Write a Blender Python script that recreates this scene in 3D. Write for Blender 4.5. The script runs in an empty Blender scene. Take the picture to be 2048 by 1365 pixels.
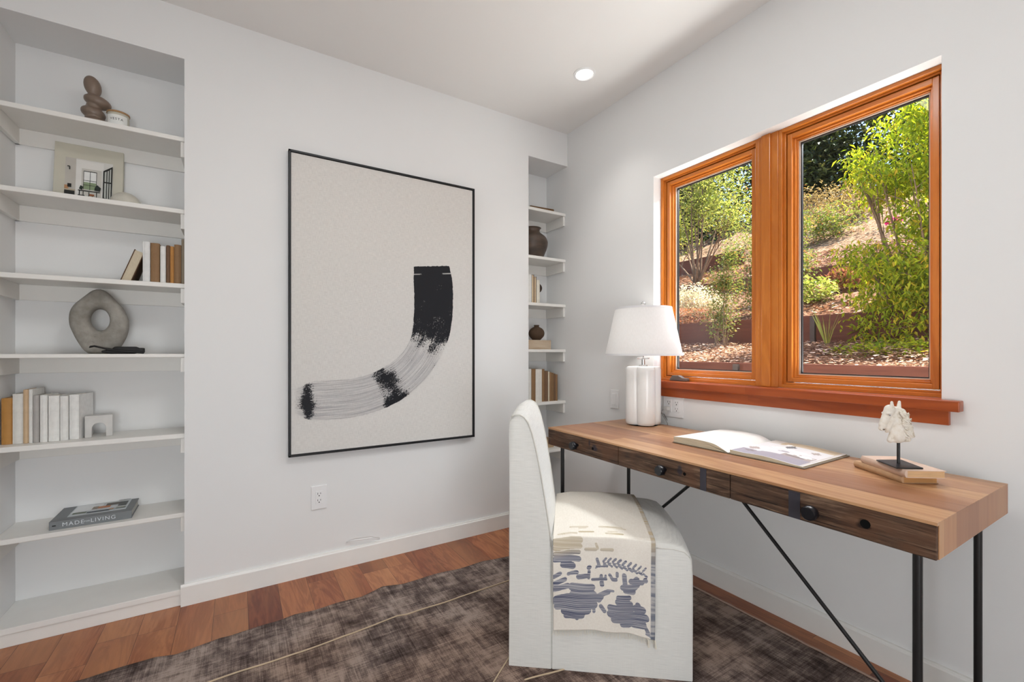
import bpy, math, random
from mathutils import Vector, Matrix, noise
C = bpy.context.scene.collection
PI = math.pi
# ------------------------------------------------------------------ camera, world, lights, exposure
scn = bpy.context.scene
cam_d = bpy.data.cameras.new('camera'); cam = bpy.data.objects.new('camera', cam_d); C.objects.link(cam)
cam.location = (-1.961, -2.431, 1.12)
cam.rotation_euler = (PI/2, 0, -math.atan2(.5262, .8503))
cam_d.sensor_width = 36; cam_d.lens = 885.5/2048*36
cam_d.shift_y = (705-682.5)/2048
cam_d.clip_start = .05
scn.camera = cam
scn.view_settings.view_transform = 'Standard'; scn.view_settings.look = 'None'
scn.view_settings.gamma = 1; scn.view_settings.use_curve_mapping = False
scn.view_settings.exposure = 0.04
SUN_DIR = Vector((.42, -.34, .84)).normalized()
w = bpy.data.worlds.new('world'); scn.world = w; w.use_nodes = True
wn = w.node_tree.nodes; wl = w.node_tree.links; wn.clear()
sky = wn.new('ShaderNodeTexSky'); sky.sky_type = 'NISHITA'; sky.sun_disc = False
sky.sun_elevation = math.asin(SUN_DIR.z); sky.sun_rotation = math.atan2(SUN_DIR.x, SUN_DIR.y)
bg = wn.new('ShaderNodeBackground'); bg.inputs[1].default_value = .5
wo = wn.new('ShaderNodeOutputWorld'); wl.new(sky.outputs[0], bg.inputs[0]); wl.new(bg.outputs[0], wo.inputs[0])
def lamp_obj(name, kind, loc, energy, color=(1,1,1), direction=None, **kw):
    d = bpy.data.lights.new(name, kind); d.energy = energy; d.color = color
    for k, v in kw.items(): setattr(d, k, v)
    o = bpy.data.objects.new(name, d); C.objects.link(o); o.location = loc
    if direction is not None: o.rotation_euler = Vector(direction).to_track_quat('-Z', 'Y').to_euler()
    return o
lamp_obj('sun', 'SUN', (4, -4, 8), 20.0, (1, .95, .86), -SUN_DIR, angle=.009)
# added fill lamps without fixture or opening, behind the camera and under the ceiling
lamp_obj('rear_fill', 'AREA', (-2.2, -4.3, .8), 38, (.92, .965, 1), (-.1, 1, -.05), shape='RECTANGLE', size=1.0, size_y=1.0)
lamp_obj('ceiling_fill', 'AREA', (-1.5, -1.7, 2.625), 13, (.98, .985, .98), (0, 0, -1), shape='RECTANGLE', size=.5, size_y=.5)
# unseen area lamps added outside the window, standing in for sky and ground bounce
lamp_obj('window_sky_fill', 'AREA', (.46, -1.35, 2.40), 67, (.92, .96, 1), (-1, 0, -.3), shape='RECTANGLE', size=1.3, size_y=.3)
lamp_obj('window_bounce_fill', 'AREA', (.62, -1.35, .64), 12, (.98, .99, 1), (-1, 0, .9), shape='RECTANGLE', size=1.6, size_y=.6)
lamp_obj('window_soffit_fill', 'AREA', (.34, -1.35, .87), 27, (.98, .99, 1), (-.75, 0, 1), shape='RECTANGLE', size=1.3, size_y=.25)
CEIL = 2.645
DOWN = [(-.347, -.578)]
for i, (x, y) in enumerate(DOWN):
    lamp_obj('downlight_beam', 'SPOT', (x, y, CEIL-.02), 11, (1, .96, .91), (0, 0, -1), spot_size=1.75, spot_blend=1, shadow_soft_size=.04)

# ------------------------------------------------------------------ helpers
def lin(c):
    if isinstance(c, str): c = tuple(int(c[i:i+2], 16) for i in (0, 2, 4))
    f = lambda v: (v/255/12.92) if v/255 <= .04045 else ((v/255+.055)/1.055)**2.4
    return (f(c[0]), f(c[1]), f(c[2]), 1)
_m = {}
class NT:
    def __init__(s, name, rough=.6, spec=.4):
        s.m = bpy.data.materials.new(name); s.m.use_nodes = True; s.t = s.m.node_tree; s.n = s.t.nodes; s.l = s.t.links
        s.b = s.n['Principled BSDF']; s.b.inputs['Roughness'].default_value = rough
        s.b.inputs['Specular IOR Level'].default_value = spec
        s.out = s.n['Material Output']
    def add(s, kind, **kw):
        nd = s.n.new(kind)
        for k, v in kw.items():
            if k.startswith('i_'):
                key = k[2:]; key = int(key) if key.isdigit() else key.replace('_', ' ')
                tgt = nd.inputs[key]
                if hasattr(v, 'is_output') or isinstance(v, bpy.types.NodeSocket): s.l.new(v, tgt)
                else: tgt.default_value = v
            else: setattr(nd, k, v)
        return nd
    def math(s, op, a, b=0.0, c=None, clamp=False):
        nd = s.n.new('ShaderNodeMath'); nd.operation = op; nd.use_clamp = clamp
        for i, v in enumerate((a, b) if c is None else (a, b, c)):
            if isinstance(v, bpy.types.NodeSocket): s.l.new(v, nd.inputs[i])
            else: nd.inputs[i].default_value = v
        return nd.outputs[0]
    def coord(s, kind='Object', scale=(1, 1, 1), loc=(0, 0, 0), rot=(0, 0, 0)):
        tc = s.n.new('ShaderNodeTexCoord'); mp = s.n.new('ShaderNodeMapping')
        s.l.new(tc.outputs[kind], mp.inputs[0]); mp.inputs['Scale'].default_value = scale
        mp.inputs['Location'].default_value = loc; mp.inputs['Rotation'].default_value = rot
        return mp.outputs[0]
    def noise(s, vec, scale=5, detail=3, rough=.5, dist=0):
        nd = s.add('ShaderNodeTexNoise'); s.l.new(vec, nd.inputs['Vector'])
        nd.inputs['Scale'].default_value = scale; nd.inputs['Detail'].default_value = detail
        nd.inputs['Roughness'].default_value = rough; nd.inputs['Distortion'].default_value = dist
        return nd.outputs[0]
    def ramp(s, fac, stops, interp='LINEAR'):
        nd = s.n.new('ShaderNodeValToRGB'); s.l.new(fac, nd.inputs[0]); cr = nd.color_ramp; cr.interpolation = interp
        while len(cr.elements) < len(stops): cr.elements.new(.5)
        for e, (p, c) in zip(cr.elements, stops):
            e.position = p; e.color = c if len(c) == 4 else (*c, 1)
        return nd.outputs[0]
    def mix(s, fac, a, b, mode='MIX'):
        nd = s.n.new('ShaderNodeMix'); nd.data_type = 'RGBA'; nd.blend_type = mode
        for sock, v in ((nd.inputs[0], fac), (nd.inputs[6], a), (nd.inputs[7], b)):
            if isinstance(v, bpy.types.NodeSocket): s.l.new(v, sock)
            else: sock.default_value = v
        return nd.outputs[2]
    def bump(s, h, strength=.2, dist=.01):
        nd = s.n.new('ShaderNodeBump'); s.l.new(h, nd.inputs['Height']); nd.inputs['Strength'].default_value = strength
        nd.inputs['Distance'].default_value = dist; s.l.new(nd.outputs[0], s.b.inputs['Normal'])
    def col(s, sock): s.l.new(sock, s.b.inputs['Base Color'])
def mat(name, color, rough=.6, spec=.4, vary=.06, scale=20, metal=0, bump=0, stretch=(1, 1, 1)):
    if name in _m: return _m[name]
    t = NT(name, rough, spec); c = lin(color); t.b.inputs['Metallic'].default_value = metal
    nz = t.noise(t.coord(scale=stretch), scale, 3)
    lo = tuple(v*(1-vary) for v in c[:3]); hi = tuple(min(1, v*(1+vary)) for v in c[:3])
    t.col(t.ramp(nz, [(.3, lo), (.7, hi)]))
    if bump: t.bump(nz, bump, .002)
    _m[name] = t.m; return t.m

class MB:
    """collects geometry, then links it as one mesh object"""
    def __init__(s): s.v = []; s.f = []; s.mi = []; s.k = 0
    def add(s, vs, fs, M=None):
        o = len(s.v)
        s.v += [tuple(M @ Vector(v)) if M is not None else tuple(v) for v in vs]
        s.f += [tuple(i+o for i in f) for f in fs]; s.mi += [s.k]*len(fs); return s
    def box(s, x0, x1, y0, y1, z0, z1, M=None):
        vs = [(x, y, z) for x in (x0, x1) for y in (y0, y1) for z in (z0, z1)]
        return s.add(vs, [(0, 1, 3, 2), (4, 6, 7, 5), (0, 4, 5, 1), (2, 3, 7, 6), (0, 2, 6, 4), (1, 5, 7, 3)], M)
    def lathe(s, prof, n=32, M=None, cap=True):
        vs = []; fs = []
        for r, z in prof: vs += [(r*math.cos(2*PI*i/n), r*math.sin(2*PI*i/n), z) for i in range(n)]
        for j in range(len(prof)-1):
            for i in range(n): a = j*n+i; b = j*n+(i+1) % n; fs.append((a, b, b+n, a+n))
        if cap: fs.append(tuple(range(n))[::-1]); fs.append(tuple(range((len(prof)-1)*n, len(prof)*n)))
        return s.add(vs, fs, M)
    def tube(s, pts, r, n=8, M=None, r2=None):
        pts = [Vector(p) for p in pts]; vs = []; fs = []; N = len(pts)
        up = Vector((0, 0, 1))
        for j, p in enumerate(pts):
            d = (pts[min(j+1, N-1)]-pts[max(j-1, 0)]).normalized()
            a = d.cross(up if abs(d.z) < .95 else Vector((1, 0, 0))).normalized(); b = d.cross(a)
            rr = r if r2 is None else r+(r2-r)*j/max(1, N-1)
            vs += [p+a*rr*math.cos(2*PI*i/n)+b*rr*math.sin(2*PI*i/n) for i in range(n)]
        for j in range(N-1):
            for i in range(n): a = j*n+i; b = j*n+(i+1) % n; fs.append((a, b, b+n, a+n))
        fs.append(tuple(range(n))[::-1]); fs.append(tuple(range((N-1)*n, N*n)))
        return s.add(vs, fs, M)
    def grid(s, nu, nv, fn):
        vs = [fn(i/nu, j/nv) for j in range(nv+1) for i in range(nu+1)]
        fs = [(j*(nu+1)+i, j*(nu+1)+i+1, (j+1)*(nu+1)+i+1, (j+1)*(nu+1)+i) for j in range(nv) for i in range(nu)]
        return s.add(vs, fs)
    def prism(s, poly, y0, y1, M=None):
        """polygon in x,z extruded along y"""
        n = len(poly); vs = [(x, y0, z) for x, z in poly]+[(x, y1, z) for x, z in poly]
        fs = [tuple(range(n)), tuple(range(2*n-1, n-1, -1))]+[(i, i+n, (i+1) % n+n, (i+1) % n) for i in range(n)]
        return s.add(vs, fs, M)
    def ball(s, c, r, n=16, m=10, M=None, rot=None):
        r = r if isinstance(r, tuple) else (r, r, r); vs = []; fs = []
        R = Matrix.Rotation(rot[0], 3, rot[1]) if rot else None
        for j in range(m+1):
            th = PI*j/m
            for i in range(n):
                v = Vector((r[0]*math.sin(th)*math.cos(2*PI*i/n), r[1]*math.sin(th)*math.sin(2*PI*i/n), r[2]*math.cos(th)))
                if R: v = R @ v
                vs.append(v+Vector(c))
        for j in range(m):
            for i in range(n): a = j*n+i; b = j*n+(i+1) % n; fs.append((a, a+n, b+n, b))
        return s.add(vs, fs, M)
    def build(s, name, mats, parent=None, smooth=False, bevel=0, seg=2, loc=None, rotz=None, sub=0, auto=True):
        me = bpy.data.meshes.new(name); me.from_pydata(s.v, [], s.f)
        mats = mats if isinstance(mats, (list, tuple)) else [mats]
        for m in mats: me.materials.append(m)
        for p, k in zip(me.polygons, s.mi): p.material_index = k
        if smooth:
            for p in me.polygons: p.use_smooth = True
        me.update(); me.validate()
        import bmesh
        bm = bmesh.new(); bm.from_mesh(me); bmesh.ops.recalc_face_normals(bm, faces=bm.faces)
        if smooth == 'auto':
            for e in bm.edges:
                if len(e.link_faces) == 2 and e.calc_face_angle(0) > math.radians(38): e.smooth = False
        bm.to_mesh(me); bm.free()
        o = bpy.data.objects.new(name, me); C.objects.link(o)
        if loc is not None: o.location = loc
        if rotz is not None: o.rotation_euler.z = rotz
        if parent: o.parent = parent
        if bevel:
            b = o.modifiers.new('bevel', 'BEVEL'); b.width = bevel; b.segments = seg; b.limit_method = 'ANGLE'; b.angle_limit = math.radians(35)
        if sub:
            b = o.modifiers.new('sub', 'SUBSURF'); b.levels = sub; b.render_levels = sub
        return o
def tag(o, label, cat=None, group=None, kind=None):
    if label: o['label'] = label
    if cat: o['category'] = cat
    if group: o['group'] = group
    if kind: o['kind'] = kind
    return o
def thing(name, label, cat, loc=(0, 0, 0), rotz=0, group=None):
    o = bpy.data.objects.new(name, None); C.objects.link(o); o.location = loc; o.rotation_euler = (0, 0, rotz)
    o.empty_display_size = .05
    return tag(o, label, cat, group)
def struct(o, label=None):
    o['kind'] = 'structure'
    if label: o['label'] = label
    return o
def copy_tree(root, loc, rotz, label):
    r = root.copy(); C.objects.link(r); r.location = loc; r.rotation_euler = (0, 0, rotz); r['label'] = label
    for ch in list(root.children):
        c = ch.copy(); C.objects.link(c); c.parent = r
        for g in list(ch.children):
            d = g.copy(); C.objects.link(d); d.parent = c
    return r
def text_part(name, body, size, M, m, parent, spacing=1.0, depth=.0003, sx=1.0):
    cu = bpy.data.curves.new(name, 'FONT'); cu.body = body; cu.size = size; cu.extrude = depth; cu.space_character = spacing
    cu.align_x = 'CENTER'; cu.align_y = 'CENTER'
    t = bpy.data.objects.new('tmp', cu); C.objects.link(t)
    dg = bpy.context.evaluated_depsgraph_get(); me = bpy.data.meshes.new_from_object(t.evaluated_get(dg)); me.name = name
    C.objects.unlink(t); bpy.data.objects.remove(t)
    me.transform(M @ Matrix.Diagonal((sx, 1, 1, 1))); me.materials.clear(); me.materials.append(m)
    o = bpy.data.objects.new(name, me); C.objects.link(o); o.parent = parent; return o
def flat_shapes(name, origin, ex, ey, shapes, parent, step=.0002, label=None):
    """a printed picture: coloured polygons (0..1 units of ex, ey) lying on a surface, one mesh"""
    mb = MB(); mats = []; names = []
    origin, ex, ey = Vector(origin), Vector(ex), Vector(ey); nrm = ex.cross(ey).normalized()
    for i, (c, poly) in enumerate(shapes):
        if len(poly) == 4 and not isinstance(poly[0], tuple):
            a, b, c2, d = poly; poly = [(a, b), (c2, b), (c2, d), (a, d)]
        if c not in names: names.append(c); mats.append(mat('print_'+c, c, .45, .4, .03))
        mb.k = names.index(c); vs = [origin+ex*u+ey*v+nrm*step*(i+1) for u, v in poly]
        mb.add(vs, [tuple(range(len(vs)))])
    o = mb.build(name, mats, parent)
    if label: o['label'] = label
    return o
def blob(name, ells, m, parent, voxel=.003, smooth=6, loc=None):
    """ellipsoids fused to one continuous surface"""
    mb = MB()
    for e in ells: mb.ball(e[0], e[1], 16, 12, rot=e[2] if len(e) > 2 else None)
    o = mb.build(name, m, parent, smooth=True, loc=loc)
    r = o.modifiers.new('remesh', 'REMESH'); r.mode = 'VOXEL'; r.voxel_size = voxel; r.use_smooth_shade = True
    sm = o.modifiers.new('smooth', 'SMOOTH'); sm.factor = .6; sm.iterations = smooth
    return o

def smooth_prof(p, n=5):
    out_ = []
    for i in range(len(p)-1):
        a = p[max(0, i-1)]; b = p[i]; c_ = p[i+1]; d = p[min(len(p)-1, i+2)]
        for k_ in range(n):
            f = k_/n; out_.append(tuple(.5*(2*b[q]+(c_[q]-a[q])*f+(2*a[q]-5*b[q]+4*c_[q]-d[q])*f*f+(3*b[q]-a[q]-3*c_[q]+d[q])*f**3) for q in (0, 1)))
    return out_+[p[-1]]
# ------------------------------------------------------------------ materials
def wall_mat(name, c, bump=.05):
    t = NT(name, .75, .25); nz = t.noise(t.coord(), 3, 4); fine = t.noise(t.coord(), 180, 2)
    c = lin(c); t.col(t.ramp(nz, [(.3, tuple(v*.985 for v in c[:3])), (.7, c)])); t.bump(fine, bump, .0015); return t.m
WALL = wall_mat('wall_paint', (236, 236, 235)); CEILM = wall_mat('ceiling_paint', (238, 236, 233))
TRIM = mat('white_trim_paint', (238, 237, 233), .35, .45, .01)
SHELF = mat('shelf_paint', (236, 234, 229), .4, .4, .01)
PLAST = mat('white_plastic', (240, 240, 240), .3, .5, .01)
BLACKM = mat('black_metal', (22, 22, 23), .38, .5, .1)
DARK = mat('dark_slot', (14, 14, 14), .8, .1, 0)
def floor_mat():
    t = NT('hardwood_floor', .3, .45)
    tc = t.add('ShaderNodeTexCoord'); sep = t.add('ShaderNodeSeparateXYZ'); t.l.new(tc.outputs['Object'], sep.inputs[0])
    xs = t.math('ADD', sep.outputs[0], 1.924+2.5); ys = t.math('ADD', sep.outputs[1], 6.05); wnz = t.add('ShaderNodeTexWhiteNoise', noise_dimensions='1D'); t.l.new(t.math('FLOOR', t.math('DIVIDE', xs, .125)), wnz.inputs['W']); ys = t.math('ADD', ys, t.math('MULTIPLY', wnz.outputs['Value'], .82))
    cmb = t.add('ShaderNodeCombineXYZ'); t.l.new(ys, cmb.inputs[0]); t.l.new(xs, cmb.inputs[1])
    br = t.add('ShaderNodeTexBrick'); t.l.new(cmb.outputs[0], br.inputs['Vector'])
    br.offset = .37; br.offset_frequency = 2; br.inputs['Scale'].default_value = 1; br.inputs['Brick Width'].default_value = .82
    br.inputs['Row Height'].default_value = .125; br.inputs['Mortar Size'].default_value = .0007; br.inputs['Bias'].default_value = 0
    br.inputs['Color1'].default_value = (0, 0, 0, 1); br.inputs['Color2'].default_value = (1, 1, 1, 1); br.inputs['Mortar'].default_value = (.5, .5, .5, 1)
    rnd = br.outputs[0]
    off = t.add('ShaderNodeVectorMath', operation='SCALE'); t.l.new(rnd, off.inputs[0]); off.inputs['Scale'].default_value = 37
    base = t.coord('Object', (7, 1.1, 1)); ad = t.add('ShaderNodeVectorMath', operation='ADD'); t.l.new(base, ad.inputs[0]); t.l.new(off.outputs[0], ad.inputs[1])
    g1 = t.noise(ad.outputs[0], 1.15, 4, .55, 1.9)
    rings = t.math('SINE', t.math('MULTIPLY', g1, 36.0)); rings = t.math('MULTIPLY_ADD', rings, .5, .5)
    base2 = t.coord('Object', (90, 5, 1)); g2 = t.noise(base2, 1.4, 4, .6)
    tone = t.ramp(rnd, [(0, lin((128, 66, 38))), (.28, lin((150, 82, 48))), (.5, lin((176, 108, 68))), (.75, lin((158, 88, 52))), (1, lin((192, 128, 86)))])
    c = t.mix(t.math('MULTIPLY', rings, .6), tone, t.mix(1.0, tone, lin((176, 128, 100)), 'MULTIPLY'))
    c = t.mix(t.math('MULTIPLY', t.ramp(g2, [(.42, (0, 0, 0)), (.66, (1, 1, 1))]), .3), c, t.mix(1.0, c, lin((165, 120, 95)), 'MULTIPLY'))
    big = t.noise(ad.outputs[0], .6, 2, .5); c = t.mix(t.ramp(big, [(.38, (0, 0, 0)), (.66, (.5, .5, .5))]), c, lin((200, 140, 92)))
    c = t.mix(br.outputs['Fac'], c, lin((62, 30, 18))); t.col(c)
    t.bump(t.math('SUBTRACT', 1, br.outputs['Fac']), .25, .001); return t.m
FLOORM = floor_mat()
def plank_wood(name, cols, axis='Y', row=.085, length=2.2, rough=.35, rings_s=26, rowax='X', off=0., grain=.5):
    """planks laid side by side: axis = grain, rowax = across the planks (object axes)"""
    t = NT(name, rough, .45); ax = 'XYZ'
    tc = t.add('ShaderNodeTexCoord'); sep = t.add('ShaderNodeSeparateXYZ'); t.l.new(tc.outputs['Object'], sep.inputs[0])
    cmb = t.add('ShaderNodeCombineXYZ')
    t.l.new(t.math('ADD', sep.outputs[ax.index(axis)], 10.3), cmb.inputs[0]); t.l.new(t.math('ADD', sep.outputs[ax.index(rowax)], 10.+off), cmb.inputs[1])
    br = t.add('ShaderNodeTexBrick'); t.l.new(cmb.outputs[0], br.inputs['Vector']); br.inputs['Scale'].default_value = 1
    br.inputs['Brick Width'].default_value = length; br.inputs['Row Height'].default_value = row; br.inputs['Mortar Size'].default_value = .0003
    br.inputs['Color1'].default_value = (0, 0, 0, 1); br.inputs['Color2'].default_value = (1, 1, 1, 1)
    o = t.add('ShaderNodeVectorMath', operation='SCALE'); t.l.new(br.outputs[0], o.inputs[0]); o.inputs['Scale'].default_value = 23
    sc = [8, 8, 8]; sc[ax.index(axis)] = 1.0
    ad = t.add('ShaderNodeVectorMath', operation='ADD'); t.l.new(t.coord('Object', tuple(sc)), ad.inputs[0]); t.l.new(o.outputs[0], ad.inputs[1])
    g = t.noise(ad.outputs[0], 1.3, 4, .55, 1.2); rings = t.math('MULTIPLY_ADD', t.math('SINE', t.math('MULTIPLY', g, rings_s)), .5, .5)
    sc2 = [120, 120, 120]; sc2[ax.index(axis)] = 6; g2 = t.noise(t.coord('Object', tuple(sc2)), 1.2, 3, .6)
    n = len(cols); tone = t.ramp(br.outputs[0], [(i/(n-1), lin(c)) for i, c in enumerate(cols)])
    c = t.mix(t.math('MULTIPLY', rings, grain), tone, t.mix(1., tone, lin((196, 160, 128)), 'MULTIPLY'))
    c = t.mix(t.math('MULTIPLY', g2, .35), c, t.mix(1., c, lin((190, 150, 120)), 'MULTIPLY')); t.col(c)
    return t.m
DESKTOP = plank_wood('acacia_planks', [(132, 88, 66), (174, 128, 94), (202, 160, 118), (146, 100, 78), (188, 142, 102)], rings_s=22)
DESKEND = plank_wood('acacia_end_planks', [(160, 108, 74), (190, 138, 94), (170, 118, 82), (206, 158, 110)], axis='Z', rowax='X', row=.085, length=7.7, rings_s=10, grain=.3)
ORANGE = plank_wood('stained_fir', [(212, 130, 52), (220, 138, 60)], axis='Z', rowax='Y', row=3, length=9, rough=.2, rings_s=20, grain=.35)
ORANGEH = plank_wood('stained_fir_rail', [(212, 130, 52), (220, 138, 60)], axis='Y', rowax='Z', row=3, length=9, rough=.2, rings_s=20, grain=.35)
SILLM = plank_wood('stained_fir_sill', [(172, 84, 36), (182, 92, 40)], axis='Y', rowax='Z', row=3, length=9, rough=.3, rings_s=24, grain=.4)
def reclaimed():
    t = NT('reclaimed_dark_wood', .62, .3); v = t.coord('Object', (48, 5, 60))
    g = t.noise(v, 1.0, 6, .65, .8); g2 = t.noise(t.coord('Object', (20, 1.6, 120)), 1.0, 5, .7, .6)
    c = t.ramp(g, [(.28, lin((36, 26, 20))), (.5, lin((86, 64, 50))), (.72, lin((138, 112, 90)))])
    crack = t.ramp(g2, [(.37, (1, 1, 1)), (.43, (0, 0, 0))]); c = t.mix(t.math('MULTIPLY', crack, .85), c, lin((18, 11, 8)))
    blot = t.noise(t.coord('Object', (1, 5, 5)), 1.6, 2); c = t.mix(t.ramp(blot, [(.48, (0, 0, 0)), (.62, (.6, .6, .6))]), c, lin((96, 64, 44)))
    tc = t.add('ShaderNodeTexCoord')
    for (y, z, ry, rz, col) in ((-.345, .70, .035, .030, (44, 40, 48)), (-.79, .705, .022, .04, (50, 46, 52)), (-1.33, .694, .03, .028, (22, 12, 8)), (-.312, .715, .012, .03, (40, 36, 44))):
        sub = t.add('ShaderNodeVectorMath', operation='SUBTRACT'); t.l.new(tc.outputs['Object'], sub.inputs[0]); sub.inputs[1].default_value = (0, y, z-.66)
        dv = t.add('ShaderNodeVectorMath', operation='MULTIPLY'); t.l.new(sub.outputs[0], dv.inputs[0]); dv.inputs[1].default_value = (0, 1/ry, 1/rz)
        ln = t.add('ShaderNodeVectorMath', operation='LENGTH'); t.l.new(dv.outputs[0], ln.inputs[0])
        d = t.math('ADD', ln.outputs['Value'], t.math('MULTIPLY', g, .9)); c = t.mix(t.ramp(d, [(.75, (.85, .85, .85)), (1.5, (0, 0, 0))]), c, lin(col))
    t.col(c); t.bump(t.math('SUBTRACT', g, t.math('MULTIPLY', crack, 1.2)), .7, .003); return t.m
RECL = reclaimed()
def fabric(name, c, c2, slub=True):
    t = NT(name, .9, .15)
    fine = t.noise(t.coord('Object', (12, 12, 420)), 1.5, 3, .6); v2 = t.noise(t.coord('Object', (420, 420, 12)), 1.2, 2, .6)
    f = t.math('ADD', t.math('MULTIPLY', fine, .85), t.math('MULTIPLY', v2, .15))
    t.col(t.ramp(f, [(.3, lin(c2)), (.62, lin(c))])); t.bump(f, .25, .0012)
    t.b.inputs['Sheen Weight'].default_value = .2; return t.m
LINEN = fabric('ivory_slub_linen', (228, 227, 222), (212, 211, 206))
PIPE = mat('linen_piping', (216, 213, 205), .8, .2)
GLASSM = None
def glass_mat():
    t = NT('window_glass', 0, .5); t.n.remove(t.b)
    tr = t.add('ShaderNodeBsdfTransparent'); tr.inputs[0].default_value = (.97, .98, .97, 1)
    gl = t.add('ShaderNodeBsdfGlossy'); gl.inputs['Roughness'].default_value = .01
    fr = t.add('ShaderNodeFresnel'); fr.inputs[0].default_value = 1.35
    mx = t.add('ShaderNodeMixShader'); ge = t.add('ShaderNodeNewGeometry'); t.l.new(t.math('MULTIPLY', fr.outputs[0], t.math('SUBTRACT', 1.0, ge.outputs['Backfacing'])), mx.inputs[0]); t.l.new(tr.outputs[0], mx.inputs[1]); t.l.new(gl.outputs[0], mx.inputs[2])
    t.l.new(mx.outputs[0], t.out.inputs[0]); return t.m
GLASSM = glass_mat()

# ------------------------------------------------------------------ room shell
XL, YB, YN = -2.756, -4.45, .247
NL, NR, NTOP = -2.163, -.328, 2.42      # niche jambs and head
struct(MB().box(XL-.15, .0, YB-.1, YN+.12, -.1, 0).build('floor', FLOORM), 'red-brown hardwood plank floor')
struct(MB().box(XL-.15, .16, YB-.1, YN+.12, CEIL, CEIL+.12).build('ceiling', CEILM), 'plain white ceiling')
m = MB(); m.box(NL, NR, 0, YN, 0, CEIL); m.box(XL, NL, 0, YN, NTOP, CEIL); m.box(NR, 0, 0, YN, NTOP, CEIL); m.box(XL-.15, 0, YN, YN+.12, 0, CEIL)
struct(m.build('wall_north', WALL), 'white wall with the painting between two shelf niches')
WY0, WY1, WZ0, WZ1 = -1.938, -.755, .966, 2.095
m = MB(); m.box(0, .16, YB-.1, WY0, 0, CEIL); m.box(0, .16, WY1, YN+.12, 0, CEIL); m.box(0, .16, WY0, WY1, 0, WZ0-.035); m.box(0, .16, WY0, WY1, WZ1, CEIL)
struct(m.build('wall_east', WALL), 'white wall with the wood-framed window')
m = MB(); m.box(XL-.15, XL, YB-.1, YN, 0, CEIL)
struct(m.build('wall_west', WALL))
m = MB(); m.box(XL, 0, YB-.1, YB, 0, CEIL)
struct(m.build('wall_south', WALL))
def bb_profile(name, a, b, nrm, h=.094, t=.015):
    a, b, nrm = Vector((*a, 0)), Vector((*b, 0)), Vector((*nrm, 0)); pr = [(0, 0), (t, 0), (t, h-.010), (t-.004, h-.006), (t-.006, h), (0, h)]
    vs = [p+nrm*x+Vector((0, 0, z)) for p in (a, b) for x, z in pr]; n = len(pr)
    fs = [tuple(range(n)), tuple(range(2*n-1, n-1, -1))]+[(i, i+n, (i+1) % n+n, (i+1) % n) for i in range(n)]
    return struct(MB().add(vs, fs).build(name, TRIM))
bb_profile('baseboard_north', (NL-.012, 0), (NR+.0, 0), (0, -1))
bb_profile('baseboard_east', (0, YB), (0, -.0), (-1, 0))
for k, (a, b) in enumerate(((XL, NL), (NR, 0))):
    mb = MB(); mb.box(a, b, .002, YN, 0, .05); mb.box(a, b, -.004, YN, .051, .074)
    struct(mb.build('trim_%d' % (k+1), TRIM, bevel=.002), 'white raised bottom board of a shelf niche')

# ------------------------------------------------------------------ shelves
def shelf(niche, z, t, label, right_gap=0.0):
    a, b = (XL, NL) if niche == 'left' else (NR, 0)
    th = thing('wall_shelf', label, 'shelf', ((a+b)/2, .12, z-t), 0, 'white boards in the %s niche' % niche)
    w2 = (b-a)/2
    MB().box(-w2, w2, -.10, YN-.12, 0, t).build('shelf_board', SHELF, th, bevel=.0025)
    for s in ((1,) if niche == 'left' else (1,)):
        MB().box(w2-.016, w2, -.092, YN-.12, -.066, 0).build('side_cleat', SHELF, th, bevel=.0015)
    if niche == 'left': MB().box(-w2, -w2+.016, -.092, YN-.12, -.066, 0).build('side_cleat', SHELF, th, bevel=.0015)
    MB().box(-w2, w2, YN-.12-.014, YN-.12, -.066, 0).build('back_cleat', SHELF, th, bevel=.0015)
    return th
LZ = [2.080, 1.758, 1.426, 1.113, .757, .404]
LT = [.020, .019, .010, .012, .023, .019]
words = ['top board in the left niche, under the stacked pebble vase', 'second board from the top in the left niche, holding the face-out book', 'thin board in the left niche under the row of brown and white books',
         'board in the left niche carrying the grey ring sculpture', 'board in the left niche carrying white books and the marble arch', 'lowest board in the left niche, under the flat grey book']
LT = [.02]*3+[.016, .021, .02]
for z, t, l in zip(LZ, LT, words): shelf('left', z, t, 'white '+l)
RZ = [2.096, 1.772, 1.455, 1.140, .780, .448]
words = ['top board in the right niche, with one flat brown book', 'board in the right niche under the dark clay pot', 'board in the right niche holding cream books and a disc figurine',
         'board in the right niche under the round brown vase', 'board in the right niche holding the row of brown and white books', 'lowest board in the right niche, behind the chair and desk corner']
for z, l in zip(RZ, words): shelf('right', z, .020, 'white '+l)

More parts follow.
